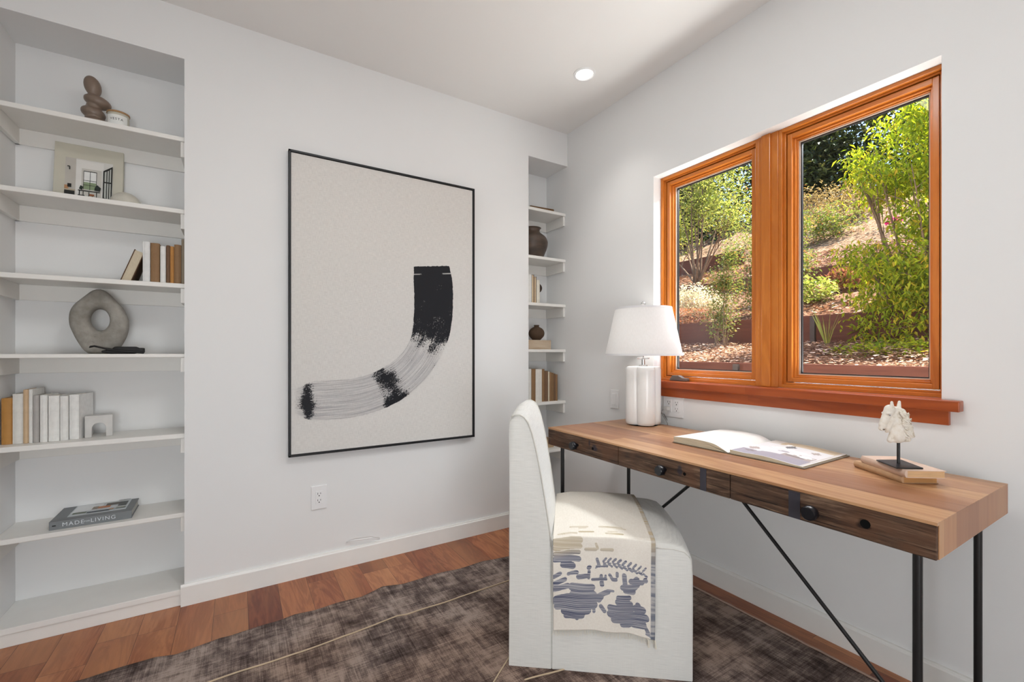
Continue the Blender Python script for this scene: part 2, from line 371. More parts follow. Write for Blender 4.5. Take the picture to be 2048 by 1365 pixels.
# ------------------------------------------------------------------ books
def book(label, t, h, d, loc, cover, pages=(226, 216, 196), rotz=0, lean=0, pages_out=False, group=None, flat=False):
    """standing: thickness x, depth y (front at 0), height z"""
    bk = thing('book', label, 'book', loc, rotz, group)
    cm = mat('book_cover_%d_%d_%d' % cover, cover, .6, .3, .05, 60); pm = mat('book_pages_%d_%d_%d' % pages, pages, .85, .1, .08, 90, stretch=(6, 1, 1))
    M = Matrix.Rotation(lean, 4, 'Y')
    if flat: M = Matrix.Translation((0, 0, t)) @ Matrix.Rotation(PI/2, 4, 'Y') @ Matrix.Translation((0, 0, -h/2))
    c = MB(); k = .0022 if t < .02 else .003
    c.box(0, k, 0, d, 0, h, M); c.box(t-k, t, 0, d, 0, h, M)
    if pages_out: c.box(k, t-k, d-k, d, 0, h, M); y0, y1 = .004, d-k
    else:
        n = 6; pr = [(k, k)]+[(k+(t-2*k)*i/n, -.0025*math.sin(PI*i/n)) for i in range(n+1)]+[(t-k, k)]
        vs = [(x, y, z) for z in (0, h) for x, y in pr]; q = len(pr)
        c.add(vs, [tuple(range(q))[::-1], tuple(range(q, 2*q))]+[(i, (i+1) % q, (i+1) % q+q, i+q) for i in range(q)], M); y0, y1 = k, d-.004
    c.build('cover', cm, bk, bevel=.0007, seg=1)
    MB().box(k, t-k, y0, y1, .003, h-.003, M).build('page_block', pm, bk)
    return bk
W1 = (232, 231, 227); W2 = (222, 220, 214)
BR = (142, 110, 78); BR2 = (118, 90, 68); TAN = (190, 136, 76); CREAM = (214, 202, 180)
g = 'brown and white books in the left niche'
z3 = LZ[2]
book('brown book leaning right with cream page edges outward, left end of the row', .036, .150, .12, (-2.391, .06, z3), (92, 66, 46), (205, 192, 168), lean=math.radians(19), pages_out=True, group=g)
row = [(-2.314, .025, .178, (226, 226, 224), 'white book beside the leaning book in the left niche row'), (-2.287, .031, .175, BR, 'thick brown book between the two white spines in the left niche'),
       (-2.2535, .019, .165, W1, 'narrower white book between brown spines, third shelf of left niche'), (-2.233, .0135, .171, BR2, 'thin dark brown book left of the orange-tan spine in the left niche'),
       (-2.2185, .013, .168, TAN, 'thin orange-tan book among brown spines, left niche'), (-2.2045, .025, .178, BR, 'brown book right of the orange-tan spine, near the niche edge'),
       (-2.1785, .014, .205, (150, 138, 120), 'tall taupe book at the right end of the row, half hidden by the wall')]
for x, t, h, c, l in row: book(l, t, h, .125, (x, .055, z3), c, group=g)
g = 'pale books beside the marble arch'
z5 = LZ[4]
for x, t, h, c, l, y in [(-2.748, .031, .182, (184, 134, 72), 'ochre tan book at the left end of the row beside the marble arch', .104), (-2.716, .029, .198, W2, 'white book right of the ochre book, left niche', .099),
        (-2.686, .016, .214, (206, 178, 144), 'beige-spined book, tallest of the row with the marble arch', .096), (-2.669, .010, .215, W1, 'thin cream book pressed against the beige-spined book', .092),
        (-2.658, .018, .190, (178, 174, 170), 'slim book with grey marbled spine in the pale row', .094), (-2.637, .021, .190, W1, 'white book directly right of the grey marbled spine', .090),
        (-2.614, .032, .186, (234, 233, 229), 'thick white book in the middle of the pale row', .094), (-2.5805, .023, .183, W1, 'thinner white book second from the marble arch', .097)]:
    book(l, t, h, .13, (x, y-.012, z5), c, (220, 214, 200), group=g)
book('white book angled next to the marble arch, last of the pale row', .030, .186, .12, (-2.556, .098, z5), (236, 235, 232), (222, 218, 208), rotz=math.radians(-10), group=g)
g = 'cream books beside the disc figurine'
z = RZ[2]
book('wide white book at the left of the short row in the right niche', .060, .205, .12, (-.294, .10, z), W1, group=g)
book('brown-edged book with cream pages outward, next to the wide white book', .019, .204, .12, (-.233, .10, z), (96, 72, 54), (226, 204, 170), pages_out=True, group=g)
book('shorter brown-edged book with cream pages outward, right niche', .018, .192, .12, (-.213, .10, z), (96, 72, 54), (226, 204, 170), pages_out=True, group=g)
book('low cream white book touching the disc figurine', .028, .170, .12, (-.194, .10, z), (228, 222, 208), group=g)
g = 'brown and white books above the chair'
z = RZ[4]
for x, t, h, c, l in [(-.326, .030, .225, W1, 'white book at far left of the row above the chair, cut by the niche edge'), (-.295, .023, .228, W2, 'white-grey book left of the first brown spine above the chair'),
        (-.271, .034, .226, BR, 'wide brown book above the chair, between white spines'), (-.236, .052, .224, (224, 220, 212), 'wide white book in the middle of the row above the chair'),
        (-.183, .021, .224, BR, 'brown book immediately right of the wide white book above the chair'), (-.161, .029, .210, BR2, 'dark brown book left of the cream spine above the chair'),
        (-.131, .012, .205, CREAM, 'thin cream book among the brown spines above the chair'), (-.118, .019, .200, BR, 'brown book right of the thin cream book above the chair'),
        (-.098, .016, .196, (134, 104, 72), 'lighter brown book, third from the right end above the chair'), (-.081, .014, .190, BR2, 'dark brown book, second from the right end above the chair'),
        (-.066, .018, .184, BR, 'short brown book at the right end of the row above the chair')]:
    book(l, t, h, .13, (x, .05, z), c, group=g)
book('brown book lying flat on the top board of the right niche', .030, .19, .13, (-.165, .07, RZ[0]), (116, 86, 56), (212, 190, 156), rotz=math.radians(-4), flat=True)
tb = tag(MB().box(-.12, -.058, .08, .17, 0, .06).build('wooden_block', mat('tan_block', (176, 150, 118), .7), loc=(0, 0, RZ[5]), bevel=.003), 'small tan block on the lowest board behind the chair back', 'block')

# ------------------------------------------------------------------ left niche ornaments
v = thing('stacked_pebble_vase', 'glossy taupe vase shaped like stacked pebbles on the top board', 'vase', (-2.487, .13, LZ[0]), 0)
TAUPE = mat('taupe_glaze', (128, 110, 96), .38, .5, .06, 12)
blob('body', [((.008, 0, .022), (.048, .042, .026)), ((-.002, 0, .066), (.042, .036, .026), (math.radians(12), 'Y')), ((.012, 0, .117), (.047, .038, .026), (math.radians(14), 'Y')), ((.000, 0, .092), (.026, .026, .03)), ((0, 0, .044), (.03, .028, .03)), ((-.004, 0, .18), (.029, .028, .044), (math.radians(-12), 'Y')), ((-.002, 0, .14), (.018, .018, .026))], TAUPE, v, .003, 3)
cj = thing('candle_jar', 'small glass candle with white label and wooden lid beside the pebble vase', 'candle', (-2.403, .105, LZ[0]), 0)
MB().lathe([(.033, 0), (.037, .004), (.037, .068)], 40).build('jar', mat('milky_glass', (198, 194, 178), .2, .5, .02), cj, smooth='auto')
MB().lathe([(.039, .068), (.039, .075), (.036, .077)], 40).build('lid', mat('bamboo_lid', (164, 128, 88), .5), cj, smooth='auto')
m = MB(); m.grid(14, 1, lambda u, v_: (.0376*math.sin((u-.5)*2.1), -.0376*math.cos((u-.5)*2.1), .014+v_*.044)); m.build('paper_label', mat('label_paper', (236, 236, 232), .7), cj, smooth=True)
tx = text_part('lettering', 'VESTA', .0135, Matrix.Identity(4), DARK, cj, 1.25)
for vtx in tx.data.vertices:
    x, y, z = vtx.co; a = x/.0376; vtx.co = (.0379*math.sin(a), -.0379*math.cos(a), .0385+y)
pb = thing('coffee_table_book', 'cream book standing face-out with a dining room photograph on its cover', 'book', (-2.518, .19, LZ[1]), 0)
M = Matrix.Rotation(math.radians(-7), 4, 'X')
MB().box(-.113, .113, 0, .024, 0, .275, M).build('cover', mat('cream_cover', (206, 202, 186), .6, .3, .06, 8), pb, bevel=.002)
e0 = M @ Vector((-.077, -.0005, .006)); ex = M @ Vector((.155, 0, 0)); ey = M @ Vector((0, 0, .205))
sh = [('dad8d2', (0, 0, 1, 1)), ('c4bfb6', (0, 0, .22, 1)), ('e6e4df', (.22, .1, .80, .98)), ('b98a62', [(.2, .0), (1, 0), (.86, .12), (.3, .17)]), ('cdcac2', (.34, .2, .76, .8)), ('f0f1ee', (.38, .34, .66, .74)),
      ('8fa07e', (.39, .34, .65, .50)), ('20211f', (.38, .735, .66, .75)), ('20211f', (.38, .33, .39, .75)), ('20211f', (.515, .33, .525, .75)), ('20211f', (.65, .33, .66, .75)), ('20211f', (.38, .53, .66, .54)), ('20211f', (.38, .43, .66, .438)),
      ('242523', (0, .0, .21, .27)), ('b5a893', (0, .27, .22, .30)), ('b98a62', (0, .30, .08, .38)), ('20211f', (.06, .34, .14, .42)), ('20211f', (.28, .29, .74, .31)), ('20211f', (.30, .14, .32, .29)), ('20211f', (.38, .12, .395, .29)), ('20211f', (.5, .1, .515, .28)),
      ('20211f', (.66, .12, .675, .29)), ('9a5f3a', (.52, .2, .62, .24)), ('20211f', (.58, .13, .59, .2)), ('20211f', (.28, .18, .42, .2)), ('27302a', [(.30, .33), (.36, .31), (.39, .38), (.33, .41)]), ('27302a', [(.62, .33), (.74, .32), (.76, .40), (.68, .46), (.63, .40)]),
      ('20211f', [(.80, .12), (.99, .02), (1.0, .93), (.80, .80)]), ('b9bcb6', [(.83, .56), (.87, .56), (.87, .80), (.83, .78)]), ('b9bcb6', [(.89, .56), (.92, .56), (.92, .83), (.89, .81)]), ('b9bcb6', [(.94, .56), (.97, .56), (.97, .87), (.94, .85)]),
      ('b9bcb6', [(.83, .2), (.87, .18), (.87, .53), (.83, .53)]), ('b9bcb6', [(.89, .17), (.92, .15), (.92, .53), (.89, .53)]), ('b9bcb6', [(.94, .13), (.97, .11), (.97, .53), (.94, .53)]), ('20211f', (.05, .78, .1, .80)), ('20211f', (.09, .72, .11, .79))]
flat_shapes('cover_photograph', e0, ex, ey, sh, pb)
dm = MB(); dm.lathe([(.055*math.cos(a*PI/2/12), .058*math.sin(a*PI/2/12)) for a in range(13)], 40, cap=True)
tag(dm.build('marble_dome', mat('cream_marble', (202, 198, 186), .35, .4, .08, 25), loc=(-2.378, .10, LZ[1]), smooth='auto'), 'cream marble half sphere in front of the face-out book', 'ornament')
# ring sculpture: rounded diamond outline with a round hole
rs = MB(); NA, NB = 72, 20
cx0, cz0 = -2.466, .155
oc = [(.0037, .1367), (.020, .122), (.052, .081), (.082, .0356), (.093, -.0144), (.089, -.058), (.073, -.1017), (.045, -.1485), (-.040, -.1485), (-.0657, -.1017), (-.084, -.058), (-.097, -.002), (-.089, .048), (-.056, .089), (-.030, .118), (-.0148, .134)]
import bisect
pol = sorted((math.degrees(math.atan2(x, z)) % 360, math.hypot(x, z)) for x, z in oc); pol = [(pol[-1][0]-360, pol[-1][1])]+pol+[(pol[0][0]+360, pol[0][1])]
def rad1(deg):
    deg %= 360
    for (a, r1), (b, r2) in zip(pol, pol[1:]):
        if a <= deg <= b: return r1+(r2-r1)*(deg-a)/(b-a)
def rad(deg): return sum(rad1(deg+d) for d in (-8, -4, 0, 4, 8))/5
vs = []
for i in range(NA):
    th = 360*i/NA; R1 = rad(th); a = math.radians(th); hx, hz = math.sin(a), math.cos(a)
    r0 = 1/math.sqrt((hx/.0315)**2+(hz/.046)**2)
    for j in range(NB):
        ph = 2*PI*j/NB; mid = (R1+r0)/2; hw = (R1-r0)/2
        rr = mid+hw*math.copysign(abs(math.cos(ph))**.75, math.cos(ph)); y = .036*math.copysign(abs(math.sin(ph))**.9, math.sin(ph))
        vs.append((rr*hx, y, max(-.146, rr*hz)))
fs = [(i*NB+j, ((i+1) % NA)*NB+j, ((i+1) % NA)*NB+(j+1) % NB, i*NB+(j+1) % NB) for i in range(NA) for j in range(NB)]
t = NT('rough_concrete', .8, .25); n1 = t.noise(t.coord(), 14, 5, .6); n2 = t.noise(t.coord(), 90, 3, .6); pit = t.ramp(t.noise(t.coord(scale=(1, 1, 1.8)), 28, 2), [(.27, (1, 1, 1)), (.32, (0, 0, 0))])
c = t.ramp(n1, [(.3, lin((126, 122, 114))), (.7, lin((172, 168, 160)))]); t.col(t.mix(t.math('MULTIPLY', pit, .6), c, lin((86, 80, 74)))); t.bump(t.math('SUBTRACT', n2, pit), .35, .003)
tag(rs.add(vs, fs).build('ring_sculpture', t.m, smooth=True, loc=(-2.466, .13, LZ[3]+.1465)), 'grey stone sculpture, rounded diamond outline with a round hole', 'sculpture')
BLK = mat('matte_black_wood', (26, 25, 24), .55, .35, .2, 30, stretch=(.3, 1, 1))
bs = thing('black_hand_sculpture', 'slim black carved form lying in front of the grey ring sculpture', 'sculpture', (-2.40, .065, LZ[3]), 0)
m = MB(); m.prism([(-.088, .024), (-.072, .029), (-.048, .022), (-.02, .012), (.09, .0), (.09, .010), (-.01, .021), (-.04, .027), (-.07, .036), (-.085, .034)], -.012, .0); m.build('lower_prong', BLK, bs, bevel=.003)
m = MB(); m.prism([(-.05, .005), (-.02, .0), (.055, .0), (.074, .006), (.09, .004), (.09, .026), (.072, .026), (.062, .031), (-.008, .031), (-.018, .020), (-.05, .014)], -.006, .022); m.build('upper_bar', BLK, bs, bevel=.004)
# arch
ar = MB(); pts = [(-.044, 0), (-.022, 0)]+[(-.0 + -.022*math.cos(a), .034+.022*math.sin(a)) for a in [PI*i/14 for i in range(15)]]+[(.022, 0), (.044, 0), (.044, .086), (-.044, .086)]
pts = [(x+.0, z) for x, z in pts]
n = len(pts); 
arch = MB()
inner = [(-.022, 0)]+[(-.022*math.cos(PI*i/14), .038+.022*math.sin(PI*i/14)) for i in range(15)]+[(.022, 0)]
outer = [(-.044, 0), (-.044, .092), (.044, .092), (.044, 0)]
full = outer[:2]+outer[2:]+inner[::-1]
arch.prism(full, 0, .055)
tag(arch.build('marble_arch', mat('grey_marble', (206, 204, 200), .5, .3, .1, 14), loc=(-2.468, .115, z5), rotz=math.radians(10), bevel=.0015), 'small grey-white marble block with an arched opening', 'ornament')
# flat grey book with lettering
fb = thing('coffee_table_book', 'flat grey hardcover with white lettering on the lowest board of the left niche', 'book', (-2.605, .052, LZ[5]), math.radians(1))
GREY = mat('grey_cover', (124, 128, 130), .5, .35, .05, 12)
m = MB(); m.box(0, .254, 0, .225, .0, .003); m.box(0, .254, 0, .225, .031, .034); m.box(0, .254, -.001, .004, 0, .034); m.build('cover', GREY, fb, bevel=.001)
MB().box(.004, .250, .004, .221, .003, .031).build('page_block', mat('book_pages_grey', (196, 194, 188), .85), fb)
RX = Matrix.Rotation(PI/2, 4, 'X')
LW = mat('silver_lettering', (214, 220, 224), .4, .4, .01)
text_part('lettering', 'MADE', .022, Matrix.Translation((.071, -.0018, .017)) @ RX, LW, fb, 1.2)
text_part('lettering', 'FOR', .009, Matrix.Translation((.113, -.0018, .017)) @ RX, LW, fb, 1.1)
text_part('lettering', 'LIVING', .022, Matrix.Translation((.163, -.0018, .017)) @ RX, LW, fb, 1.2)
text_part('lettering', '|||', .012, Matrix.Translation((.014, -.0018, .017)) @ RX @ Matrix.Rotation(PI/2, 4, 'Z'), DARK, fb, .7)
flat_shapes('cover_photograph', (.044, .035, .0342), (.185, 0, 0), (0, .16, 0), [('c9d0d3', (0, 0, 1, 1)), ('e4e7e8', (.02, .3, .5, .95)), ('6f7a68', (.05, .16, .28, .3)), ('c07a4a', (.42, .42, .66, .62)), ('8b7f70', (.34, .4, .44, .66)), ('5b5247', (.56, .6, .84, .82)), ('e9e9e6', (.3, .86, .96, .92)),
             ('454a48', (.80, .4, .96, .8)), ('2c3644', (.3, .1, .7, .2)), ('c49b78', (.68, .14, .76, .24)), ('eceeee', (0, .3, 1, .34)), ('8f9588', (.8, .16, .97, .3)), ('4a4f4a', (.75, .95, .98, 1))], fb)

# ------------------------------------------------------------------ right niche ornaments
pot = thing('clay_pot', 'large dark brown clay pot with a flared neck in the right niche', 'pot', (-.215, .125, RZ[1]), 0)
CLAY = NT('dark_fired_clay', .45, .4); n1 = CLAY.noise(CLAY.coord(scale=(1, 1, 3)), 9, 4); CLAY.col(CLAY.ramp(n1, [(.3, lin((58, 48, 42))), (.7, lin((98, 82, 70)))])); CLAY.bump(n1, .3, .004); CLAY = CLAY.m
MB().lathe(smooth_prof([(.066, 0), (.078, .01), (.100, .06), (.110, .10), (.108, .125), (.094, .150), (.070, .170), (.056, .184), (.053, .196), (.058, .208), (.064, .213), (.058, .211), (.046, .20), (.046, .19)]), 64).build('body', CLAY, pot, smooth=True)
MB().ball((.109, -.01, .112), .006).build('lug', CLAY, pot, smooth=True)
fg = thing('disc_figurine', 'dark disc on a thin rod with a black base, right niche', 'figurine', (-.138, .15, RZ[2]), 0)
MB().box(-.03, .045, -.03, .03, 0, .009).build('base', BLACKM, fg, bevel=.001)
MB().tube([(-.008, 0, .009), (-.008, 0, .10)], .0035).build('rod', BLACKM, fg)
MB().lathe([(.0, -.008), (.028, -.008), (.033, 0), (.028, .008), (0, .008)], 32, Matrix.Translation((-.006, 0, .122)) @ RX, cap=False).build('disc', mat('dark_stone_disc', (70, 56, 48), .7, .3, .2, 60), fg, smooth='auto')
wb = MB().box(-.294, -.098, .06, .20, 0, .064).build('wooden_box', plank_wood('pale_wood_box', [(196, 182, 160), (206, 192, 170)], axis='X', rowax='Z', row=2, length=9, rings_s=14), loc=(0, 0, RZ[3]), bevel=.002)
tag(wb, 'pale whitewashed wooden box under the round brown vase', 'box')
bv = thing('round_vase', 'small round matte brown vase standing on the pale wooden box', 'vase', (-.180, .12, RZ[3]+.064), 0)
pr = [(.018, 0), (.03, .004)]+[(.056*math.cos(a), .048+.047*math.sin(a)) for a in [(-50+i*10)*PI/180 for i in range(12)]]+[(.019, .093), (.017, .098), (.019, .106), (.016, .106), (.014, .095)]
MB().lathe(smooth_prof(pr, 3), 48).build('body', mat('matte_brown_clay', (84, 66, 52), .8, .2, .08), bv, smooth=True)

# ------------------------------------------------------------------ painting
pa = thing('framed_painting', 'large black-framed canvas with one curved black brush stroke', 'painting', (-1.2475, 0, 1.3585), 0)
FW, FH = .505, .751
m = MB()
for a, b, c2, d in ((-FW, FW, FH-.010, FH), (-FW, FW, -FH, -FH+.010), (-FW, -FW+.010, -FH, FH), (FW-.010, FW, -FH, FH)): m.box(a, b, -.034, -.004, c2, d)
m.build('frame', mat('black_frame', (20, 21, 24), .4, .4, .05), pa, bevel=.0012)
t = NT('primed_canvas', .9, .15); a1 = t.noise(t.coord('Object', (500, 1, 40)), 1, 2); a2 = t.noise(t.coord('Object', (40, 1, 500)), 1, 2); bgn = t.noise(t.coord(), 3, 2)
wv = t.math('ADD', a1, a2); cc = t.ramp(t.math('MULTIPLY', wv, .5), [(.35, lin((210, 207, 202))), (.62, lin((227, 224, 219)))]); t.col(cc); t.bump(wv, .15, .0006); CANVAS = t.m
MB().box(-FW+.012, FW-.012, -.026, -.006, -FH+.012, FH-.012).build('canvas', CANVAS, pa)
# stroke laid along a centre line (painting coordinates: x right, z up), width across
ctr = [(.233, .260), (.243, .17), (.247, .079), (.244, -.02), (.231, -.12), (.197, -.215), (.145, -.295), (.075, -.365), (-.01, -.42), (-.10, -.456), (-.20, -.476), (-.31, -.482), (-.40, -.482), (-.482, -.484)]
wid = [.110, .121, .121, .120, .115, .106, .103, .103, .105, .103, .104, .103, .098, .062]
def cr(p, t):
    n = len(p)-1; f = t*n; i = min(int(f), n-1); f -= i; g_ = lambda k: Vector(p[max(0, min(n, k))]) if isinstance(p[0], tuple) else p[max(0, min(n, k))]
    a, b, c_, d = g_(i-1), g_(i), g_(i+1), g_(i+2)
    return .5*((2*b)+(c_-a)*f+(2*a-5*b+4*c_-d)*f*f+(3*b-a-3*c_+d)*f*f*f)
NU, NV = 160, 16; vs = []; uv = []
for i in range(NU+1):
    t_ = i/NU; p = cr(ctr, t_); q = cr(ctr, min(1, t_+.01))-cr(ctr, max(0, t_-.01)); q.normalize(); nn = Vector((-q.y, q.x)); wd = cr(wid, t_)
    for j in range(NV+1):
        s_ = j/NV*2-1; P = p+nn*wd*s_*1.02; vs.append((P.x, -.0266, P.y)); uv.append((t_, s_*.5+.5))
fs = [(i*(NV+1)+j, (i+1)*(NV+1)+j, (i+1)*(NV+1)+j+1, i*(NV+1)+j+1) for i in range(NU) for j in range(NV)]
sk = MB().add(vs, fs)
t = NT('black_brush_paint', .55, .3)
ua = t.add('ShaderNodeUVMap'); sp = t.add('ShaderNodeSeparateXYZ'); t.l.new(ua.outputs[0], sp.inputs[0]); U, V = sp.outputs[0], sp.outputs[1]
def uvn(su, sv, scale, det, rough=.6):
    mp = t.add('ShaderNodeMapping'); t.l.new(ua.outputs[0], mp.inputs[0]); mp.inputs['Scale'].default_value = (su, sv, 1); return t.noise(mp.outputs[0], scale, det, rough)
streak = uvn(5, 40, 1, 4); streak2 = uvn(6, 60, 1, 4); speck = uvn(150, 34, 1, 5, .8); big = uvn(11, 2.6, 1, 3, .6)
den = t.ramp(U, [(0, (1, 1, 1)), (.24, (.88,)*3), (.33, (.66,)*3), (.40, (.38,)*3), (.45, (.14,)*3), (.53, (.10,)*3), (.57, (.46,)*3), (.615, (.74,)*3), (.66, (.50,)*3), (.70, (.04,)*3), (.88, (.02,)*3), (.92, (.46,)*3), (.94, (.80,)*3), (.965, (.38,)*3), (1, (.30,)*3)])
drag = t.math('MULTIPLY_ADD', t.math('SUBTRACT', streak, .5), .7, t.math('MULTIPLY', t.math('SUBTRACT', speck, .5), 1.7))
fld = t.math('ADD', t.math('ADD', den, drag), t.math('MULTIPLY', t.math('SUBTRACT', big, .5), 1.3))
solid = t.ramp(fld, [(.50, (0, 0, 0)), (.54, (1, 1, 1))])
grey = t.math('MULTIPLY', t.ramp(streak2, [(.42, (0, 0, 0)), (.78, (1, 1, 1))]), .34)
wash = t.math('MULTIPLY', grey, t.ramp(U, [(.34, (0, 0, 0)), (.42, (1, 1, 1)), (.90, (.85,)*3), (.96, (.2,)*3)]))
wash = t.math('ADD', wash, t.math('MULTIPLY', t.ramp(streak, [(.44, (0, 0, 0)), (.62, (1, 1, 1))]), t.math('MULTIPLY', t.ramp(U, [(.36, (0, 0, 0)), (.42, (1, 1, 1))]), .22)), clamp=True)
edge = t.math('ABSOLUTE', t.math('MULTIPLY_ADD', V, 2, -1.0)); en = t.math('ADD', edge, t.math('MULTIPLY', t.math('SUBTRACT', uvn(40, 3, 1, 4, .7), .5), .10))
em = t.ramp(en, [(.945, (1, 1, 1)), (.965, (0, 0, 0))])
ends = t.math('ADD', U, t.math('MULTIPLY', t.math('SUBTRACT', uvn(3, 12, 1, 4), .5), .02)); ends = t.ramp(ends, [(.004, (0, 0, 0)), (.007, (1, 1, 1)), (.975, (1, 1, 1)), (.998, (0, 0, 0))])
gap = t.ramp(t.math('ABSOLUTE', t.math('SUBTRACT', U, .045)), [(.0, (0, 0, 0)), (.0035, (1, 1, 1))]); gsel = t.ramp(t.math('ADD', V, t.math('MULTIPLY', speck, .25)), [(.30, (0, 0, 0)), (.34, (1, 1, 1)), (.86, (1, 1, 1)), (.92, (0, 0, 0))]); gap = t.math('MAXIMUM', gap, gsel)
alpha = t.math('MULTIPLY', t.math('MULTIPLY', t.math('MAXIMUM', solid, wash), em), t.math('MULTIPLY', ends, gap))
t.col(t.mix(solid, lin((100, 100, 122)), lin((24, 25, 30))))
tr = t.add('ShaderNodeBsdfTransparent'); mx = t.add('ShaderNodeMixShader'); t.l.new(alpha, mx.inputs[0]); t.l.new(tr.outputs[0], mx.inputs[1]); t.l.new(t.b.outputs[0], mx.inputs[2]); t.l.new(mx.outputs[0], t.out.inputs[0])
so = sk.build('brush_stroke', t.m, pa, smooth=True)
uvl = so.data.uv_layers.new(name='UVMap')
for lp in so.data.loops: uvl.data[lp.index].uv = uv[lp.vertex_index]

# ------------------------------------------------------------------ outlets, switch, cables
def outlet_face(mb, M):
    pass
def outlet(label, loc, rotz, gangs, w_, h_):
    o = thing('wall_outlet', label, 'outlet', loc, rotz)      # plate in local x,z facing -y
    MB().box(-w_/2, w_/2, -.006, 0, -h_/2, h_/2).build('cover_plate', PLAST, o, bevel=.002)
    for gx in gangs:
        MB().box(gx-.0165, gx+.0165, -.0078, -.004, -.033, .033).build('receptacle', PLAST, o, bevel=.001)
        m = MB()
        for cz in (.0165, -.0165):
            m.box(gx-.0075, gx-.0055, -.0081, -.0070, cz-.001, cz+.008); m.box(gx+.0055, gx+.0075, -.0081, -.0070, cz, cz+.008)
            m.lathe([(.0028, 0), (.0028, .0012)], 10, Matrix.Translation((gx, -.0069, cz-.0075)) @ RX)
        m.build('slots', DARK, o)
    return o
outlet('white double outlet low on the wall below the painting', (-1.611, 0, .383), 0, (0,), .074, .118)
# window-wall outlet, local -y must face -x => rotate by -90 deg: local x -> -y
outlet('white four-socket outlet between the lamp and the window sill', (0, -.888, .836), -PI/2, (-.024, .024), .125, .118)
pg = thing('lamp_plug', 'white plug and grey cord pushed into the four-socket outlet', 'plug', (0, -.864, .820), -PI/2)
MB().box(-.017, .010, -.034, -.0085, -.009, .011).build('plug_body', mat('grey_plug', (206, 204, 200), .4), pg, bevel=.003)
MB().tube([(-.014, -.030, -.004), (-.026, -.032, -.012), (-.030, -.030, -.022), (-.020, -.030, -.040), (-.002, -.032, -.058), (.012, -.034, -.076), (.018, -.036, -.10)], .0018).build('cord', mat('grey_cord', (150, 146, 142), .5), pg, smooth=True)
sw = thing('wall_switch', 'blank white rocker switch on the window wall, left of the lamp', 'switch', (0, -.459, .833), 0)
MB().box(-.006, 0, -.035, .035, -.0565, .0565).build('cover_plate', PLAST, sw, bevel=.002); MB().box(-.009, -.005, -.017, .017, -.034, .034).build('rocker', PLAST, sw, bevel=.0015)
cb = MB().tube([(-1.478, -.004, .125), (-1.44, -.018, .133), (-1.40, -.022, .130), (-1.36, -.020, .127), (-1.31, -.018, .108)], .0035, 8).build('cable_stub', PLAST, smooth=True)
tag(cb, 'short loose white cable lying on the baseboard below the painting', 'cable')
# downlight
for i, (x, y) in enumerate(DOWN):
    lab = 'round lit recessed light in the white ceiling'
    d = thing('recessed_light', lab, 'ceiling light', (x, y, CEIL))
    MB().lathe([(.044, 0), (.060, 0), (.060, -.004), (.050, -.006), (.044, -.002), (.044, 0)], 40, cap=False).build('trim_ring', PLAST, d, smooth='auto')
    e = NT('lit_lens'); e.b.inputs['Emission Color'].default_value = (1, .97, .9, 1); e.b.inputs['Emission Strength'].default_value = 6
    MB().lathe([(.0005, -.0015), (.044, -.0015), (.044, -.0005), (.0005, -.0005)], 32).build('lens', e.m, d)

# ------------------------------------------------------------------ window
WX = .058
win = thing('window_1', None, None, (0, 0, 0)); struct(win, 'orange-stained wood window with two panes')
def ring(mb, y0, y1, z0, z1, w_, x0, x1):
    mb.box(x0, x1, y0, y0+w_, z0, z1); mb.box(x0, x1, y1-w_, y1, z0, z1); mb.box(x0, x1, y0+w_, y1-w_, z0, z0+w_); mb.box(x0, x1, y0+w_, y1-w_, z1-w_, z1)
def ring2(name, mat_pair, y0, y1, z0, z1, w_, x0, x1, parent, bevel=.0015):
    mb = MB(); mb.k = 0; mb.box(x0, x1, y0, y0+w_, z0, z1); mb.box(x0, x1, y1-w_, y1, z0, z1); mb.k = 1; mb.box(x0, x1, y0+w_, y1-w_, z0, z0+w_); mb.box(x0, x1, y0+w_, y1-w_, z1-w_, z1)
    return mb.build(name, mat_pair, parent, bevel=bevel, seg=2)
OO = [ORANGE, ORANGEH]
SPACER = mat('black_gasket', (30, 28, 28), .6); VINYL = mat('pale_glazing_bead', (196, 176, 160), .4)
YM0, YM1 = -1.392, -1.305          # centre post
fr = MB()
units = [(YM1+.0, WY1), (WY0, YM1-.088)]
panes = []
for ui, (a, b) in enumerate(units):
    z0, z1 = WZ0, WZ1
    un = ring2('window_frame', OO, a, b, z0, z1, .014, WX, .155, win)
    ring2('frame_stop', OO, a+.014, b-.014, z0+.014, z1-.014, .008, WX+.016, .155, win)
    sa = ring2('sash', OO, a+.026, b-.026, z0+.026, z1-.026, .018, WX+.022, .15, win)
    ring2('glazing_bead', OO, a+.044, b-.044, z0+.044, z1-.044, .008, WX+.040, .14, sa)
    ring2('glazing_stop', OO, a+.052, b-.052, z0+.052, z1-.052, .005, WX+.050, .14, sa)
    mb = MB(); ring(mb, a+.057, b-.057, z0+.057, z1-.057, .004, WX+.056, .135); mb.build('bright_bead', VINYL, sa)
    mb = MB(); ring(mb, a+.061, b-.061, z0+.061, z1-.061, .004, WX+.064, .135); mb.build('gasket', SPACER, sa)
    MB().box(WX+.072, WX+.077, a+.06, b-.06, z0+.06, z1-.06).build('pane', GLASSM, sa)
mb = MB(); mb.box(WX-.003, .155, YM1-.088, YM1, WZ0, WZ1); o = mb.build('mullion', ORANGE, win, bevel=.002)
mb = MB(); mb.box(WX-.012, WX-.002, YM1-.058, YM1-.018, WZ0, WZ1); mb.build('mullion_cover', ORANGE, win, bevel=.003)
mb = MB(); mb.box(-.0006, WX+.01, WY0+.001, WY1-.001, WZ0-.0345, WZ0-.0002); mb.box(-.042, -.0005, -1.990, -.71, WZ0-.035, WZ0); mb.build('window_sill', SILLM, win, bevel=.003)
